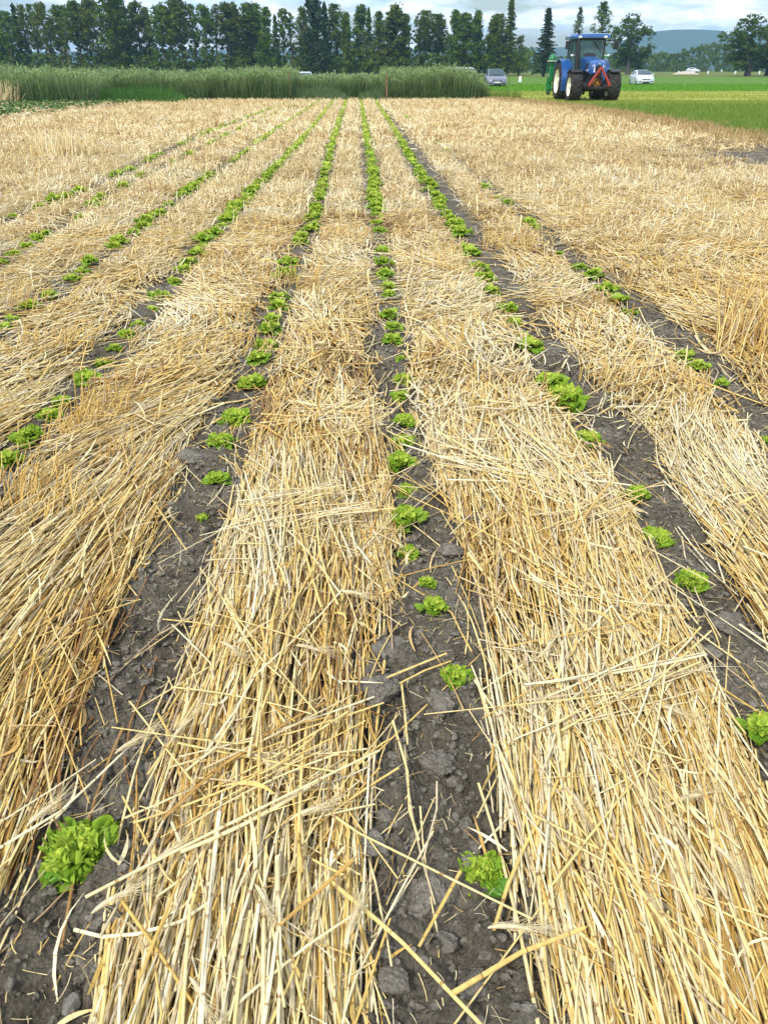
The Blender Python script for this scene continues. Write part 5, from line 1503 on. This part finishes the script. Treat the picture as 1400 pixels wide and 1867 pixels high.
    for s in (-1, 1):
        b.tube([(s * .62, .04, 1.28), (s * .68, .0, 1.9), (s * .69, .06, zr)], .048, 8); b.tube([(s * .70, .82, 1.5), (s * .74, .84, 2.1), (s * .71, .86, zr)], .035, 8); b.tube([(s * .66, 1.62, 1.7), (s * .68, 1.66, 2.2), (s * .66, 1.58, zr)], .045, 8)
        b.tube([(s * .69, .05, zr), (s * .66, 1.6, zr)], .045, 6); b.tube([(s * .62, .04, 1.3), (s * .70, .8, 1.38), (s * .66, 1.62, 1.72)], .04, 6)
    b.tube([(-.69, .06, zr), (.69, .06, zr)], .05, 6); b.tube([(-.66, 1.6, zr), (.66, 1.6, zr)], .045, 6); b.tube([(-.62, .04, 1.32), (.62, .04, 1.32)], .04, 6)
    b.box((0, .85, 1.22), (1.24, 1.5, .10), bev=.03)
    b.build('cab_frame', M_BLACK, T, True)
    b = MB(); b.quad((-.64, .0, 1.32), (.64, .0, 1.32), (.66, .03, zr - .04), (-.66, .03, zr - .04), .012); b.build('windscreen', M_TGLASS, T)
    b = MB(); b.quad((-.62, 1.64, 1.75), (.62, 1.64, 1.75), (.63, 1.60, zr - .04), (-.63, 1.60, zr - .04), .012); b.build('rear_window', M_TGLASS, T)
    for s in (-1, 1):
        b = MB(); P = [(s * .665, .08, 1.38), (s * .715, .8, 1.42), (s * .715, .84, zr - .05), (s * .70, .08, zr - .05)]
        b.quad(*(P if s > 0 else P[::-1]), th=.01); d = b.build('door', M_TGLASS, T)
        hb = MB(); hb.box((s * .74, .72, 1.65), (.03, .12, .04), bev=.01); hb.build('handle', M_BLACK, d)
        b = MB(); P = [(s * .715, .86, 1.6), (s * .68, 1.58, 1.78), (s * .675, 1.56, zr - .05), (s * .715, .86, zr - .05)]
        b.quad(*(P if s > 0 else P[::-1]), th=.01); b.build('side_window', M_TGLASS, T)
        b = MB(); b.box((s * .66, .1, 1.0), (.3, .28, .04)); b.box((s * .70, .1, .72), (.3, .26, .04)); b.box((s * .72, .1, .46), (.3, .24, .04)); b.box((s * .84, .22, .75), (.03, .03, .7)); b.build('steps', M_IRON, T)
    # roof
    def rs(y, w_, z0, z1): return [(-w_, y, z0), (-w_ - .03, y, (z0 + z1) / 2), (-w_ + .10, y, z1), (w_ - .10, y, z1), (w_ + .03, y, (z0 + z1) / 2), (w_, y, z0)]
    b = MB(); b.loft([rs(-.26, .72, 2.76, 2.86), rs(-.20, .86, 2.74, 2.93), rs(.2, .93, 2.72, 2.97), rs(1.2, .92, 2.72, 2.98), rs(1.75, .86, 2.73, 2.93), rs(1.85, .76, 2.75, 2.86)])
    b.build('roof', M_BLUE, T, True)
    b = MB(); b.box((0, -.23, 2.755), (1.42, .08, .05), bev=.015); b.build('roof_trim', M_BLACK, T)
    for sx in (-.62, .62):
        b = MB(); b.box((sx, -.27, 2.80), (.17, .07, .10), bev=.025); b.build('work_light', M_LAMP, T)
    # exhaust up the left screen post
    b = MB(); b.tube([(-.56, -.30, 1.25), (-.62, -.26, 1.45), (-.665, -.20, 1.8), (-.69, -.16, 2.7), (-.69, -.16, 2.98), (-.72, -.22, 3.07), (-.78, -.32, 3.12)], [.07, .085, .095, .085, .06, .055, .055], 10); b.build('exhaust_pipe', M_BLACK, T, True)
    # mirrors
    for s in (-1, 1):
        b = MB(); b.tube([(s * .74, -.1, 2.66), (s * 1.05, -.22, 2.66), (s * 1.18, -.22, 2.62)], .022, 6); m = MB(); m.box((s * 1.2, -.24, 2.46), (.21, .09, .36), bev=.03)
        o = m.build('wing_mirror', M_BLACK, T); b.build('mirror_arm', M_BLACK, o)
        b = MB(); b.box((s * .90, -.08, 2.02), (.13, .07, .09), bev=.02); b.tube([(s * .70, .02, 2.02), (s * .90, -.06, 2.02)], .018, 6); b.build('indicator', M_LAMP, T)
    b = MB(); b.tube([(.12, -.03, 2.62), (.40, -.05, 2.30)], .012, 5); b.tube([(.22, -.055, 2.52), (.50, -.06, 2.22)], .016, 5); b.build('wiper', M_BLACK, T)
    # red front linkage: A-frame plus arms
    b = MB(); ap = (.02, -2.28, 1.42)
    for s in (-1, 1):
        p0 = Vector(ap) + Vector((s * .05, 0, 0)); p1 = Vector((.02 + s * .47, -2.30, .80)); d = (p1 - p0); L_ = d.length; ang = math.atan2(d.x, d.z)
        b.box(tuple((p0 + p1) / 2), (.105, .07, L_ + .04), Matrix.Rotation(ang, 3, 'Y'), bev=.012)
        b.box((.02 + s * .47, -2.31, .76), (.12, .12, .14), bev=.02)
        b.tube([(.02 + s * .30, -1.9, .72), (.02 + s * .47, -2.28, .74)], .04, 8)
    b.box((.02, -2.29, 1.44), (.16, .10, .14), bev=.02); b.tube([(.02, -2.22, 1.40), (.02, -1.98, 1.12)], .035, 8)
    b.build('front_linkage', M_RED, T)
    b = MB(); b.box((.02, -2.12, .62), (1.02, .10, .10), bev=.02); b.box((.40, -2.16, .70), (.32, .1, .16), Matrix.Rotation(-.2, 3, 'Y'), bev=.02); b.tube([(-.32, -2.1, .62), (-.34, -1.75, .8)], .05, 8); b.tube([(.36, -2.1, .62), (.34, -1.75, .8)], .05, 8); b.build('lower_arms', M_IRON, T)
    b = MB(); b.lathe((-.06, -2.02, .84), [(-.10, .175), (-.08, .185), (.06, .16), (.06, .001)], 18, 'Y'); b.lathe((-.06, -2.02, .84), [(-.16, .001), (-.16, .05), (.0, .055)], 10, 'Y'); b.build('shaft_guard', M_YEL, T)
    return T


g = ground(1065, 183.8)
T = make_tractor((g[0], g[1], 0))
T.scale = (1.04, 1.04, 1.02)

# green implement behind the tractor
def implement(loc):
    I = empty('seed_drill', loc, 'green folded farm implement carried behind the blue tractor', 'implement')
    b = MB(); b.box((0, .0, .75), (2.9, .14, .14), bev=.02); b.box((0, .7, .72), (2.9, .12, .12), bev=.02)
    for x in (-1.2, -.4, .4, 1.2): b.box((x, .35, .73), (.1, .8, .1), bev=.015)
    b.box((-.35, -.25, 1.0), (.08, .10, .9), bev=.01); b.box((.35, -.25, 1.0), (.08, .10, .9), bev=.01); b.box((0, -.25, 1.42), (.8, .1, .1), bev=.01)
    b.build('frame', M_DGREEN, I)
    for s in (-1, 1):
        b = MB(); x = s * 1.38
        b.box((x, .0, 1.15), (.22, .2, .95), bev=.03); b.box((x + s * .08, .1, .55), (.30, .26, .62), bev=.05, taper=(.8, .8)); b.tube([(x - .17, .0, .9), (x - .2, .05, .45), (x, .1, .15)], .05, 8); b.tube([(x + .17, .0, .9), (x + .2, .05, .45), (x, .1, .15)], .05, 8)
        a = b.build('folding_arm', M_DGREEN, I)
        b = MB(); b.lathe((x, 0, 1.62), [(0, .26), (.04, .29), (.05, .26), (.06, .001)], 18, 'Z'); b.build('seed_plate', M_WHITE, a)
        b = MB(); b.lathe((x, 0, 1.66), [(0, .20), (.10, .21), (.22, .17), (.30, .09), (.34, .05), (.35, .001)], 18, 'Z'); b.tube([(x, .1, 1.62), (x + s * .22, .15, 1.5), (x + s * .2, .15, 1.0)], .03, 6); b.build('seed_hopper', M_DGREEN, a)
    for x in (-1.3, -.65, 0, .65, 1.3):
        b = MB()
        for s in (-1, 1): b.lathe((x + s * .05, .75, .30), [(-.012, .001), (-.012, .28), (.012, .30), (.012, .001)], 20)
        b.tube([(x, .7, .72), (x, .95, .5), (x, .75, .3)], .035, 6)
        b.build('disc_coulter', M_IRON, I)
    b = MB(); b.tube([(-1.4, 1.0, 1.0), (-1.4, 1.05, 1.35), (1.4, 1.05, 1.35), (1.4, 1.0, 1.0)], .03, 6); b.build('guard_rail', M_DGREEN, I)
    return I


I = implement((T.location.x + .05, T.location.y + 2.55, .18))

# ------------------------------------------------------------------ air
def haze(x0, x1, y0, y1, z0, z1, dens):
    b = MB(); b.box(((x0 + x1) / 2, (y0 + y1) / 2, (z0 + z1) / 2), (x1 - x0, y1 - y0, z1 - z0))
    m = bpy.data.materials.new('air'); m.use_nodes = True; t = m.node_tree; t.nodes.clear()
    out = N(t, 'ShaderNodeOutputMaterial'); v = N(t, 'ShaderNodeVolumePrincipled')
    v.inputs['Color'].default_value = (.41, .73, 1.0, 1); v.inputs['Density'].default_value = dens; v.inputs['Anisotropy'].default_value = 0.1
    t.links.new(v.outputs[0], out.inputs['Volume'])
    try: m.cycles.homogeneous_volume = True
    except Exception: pass
    b.build('haze', m, kind='stuff')


haze(-3500, 3500, -80, 3350, -1.3, 140, 0.00027)
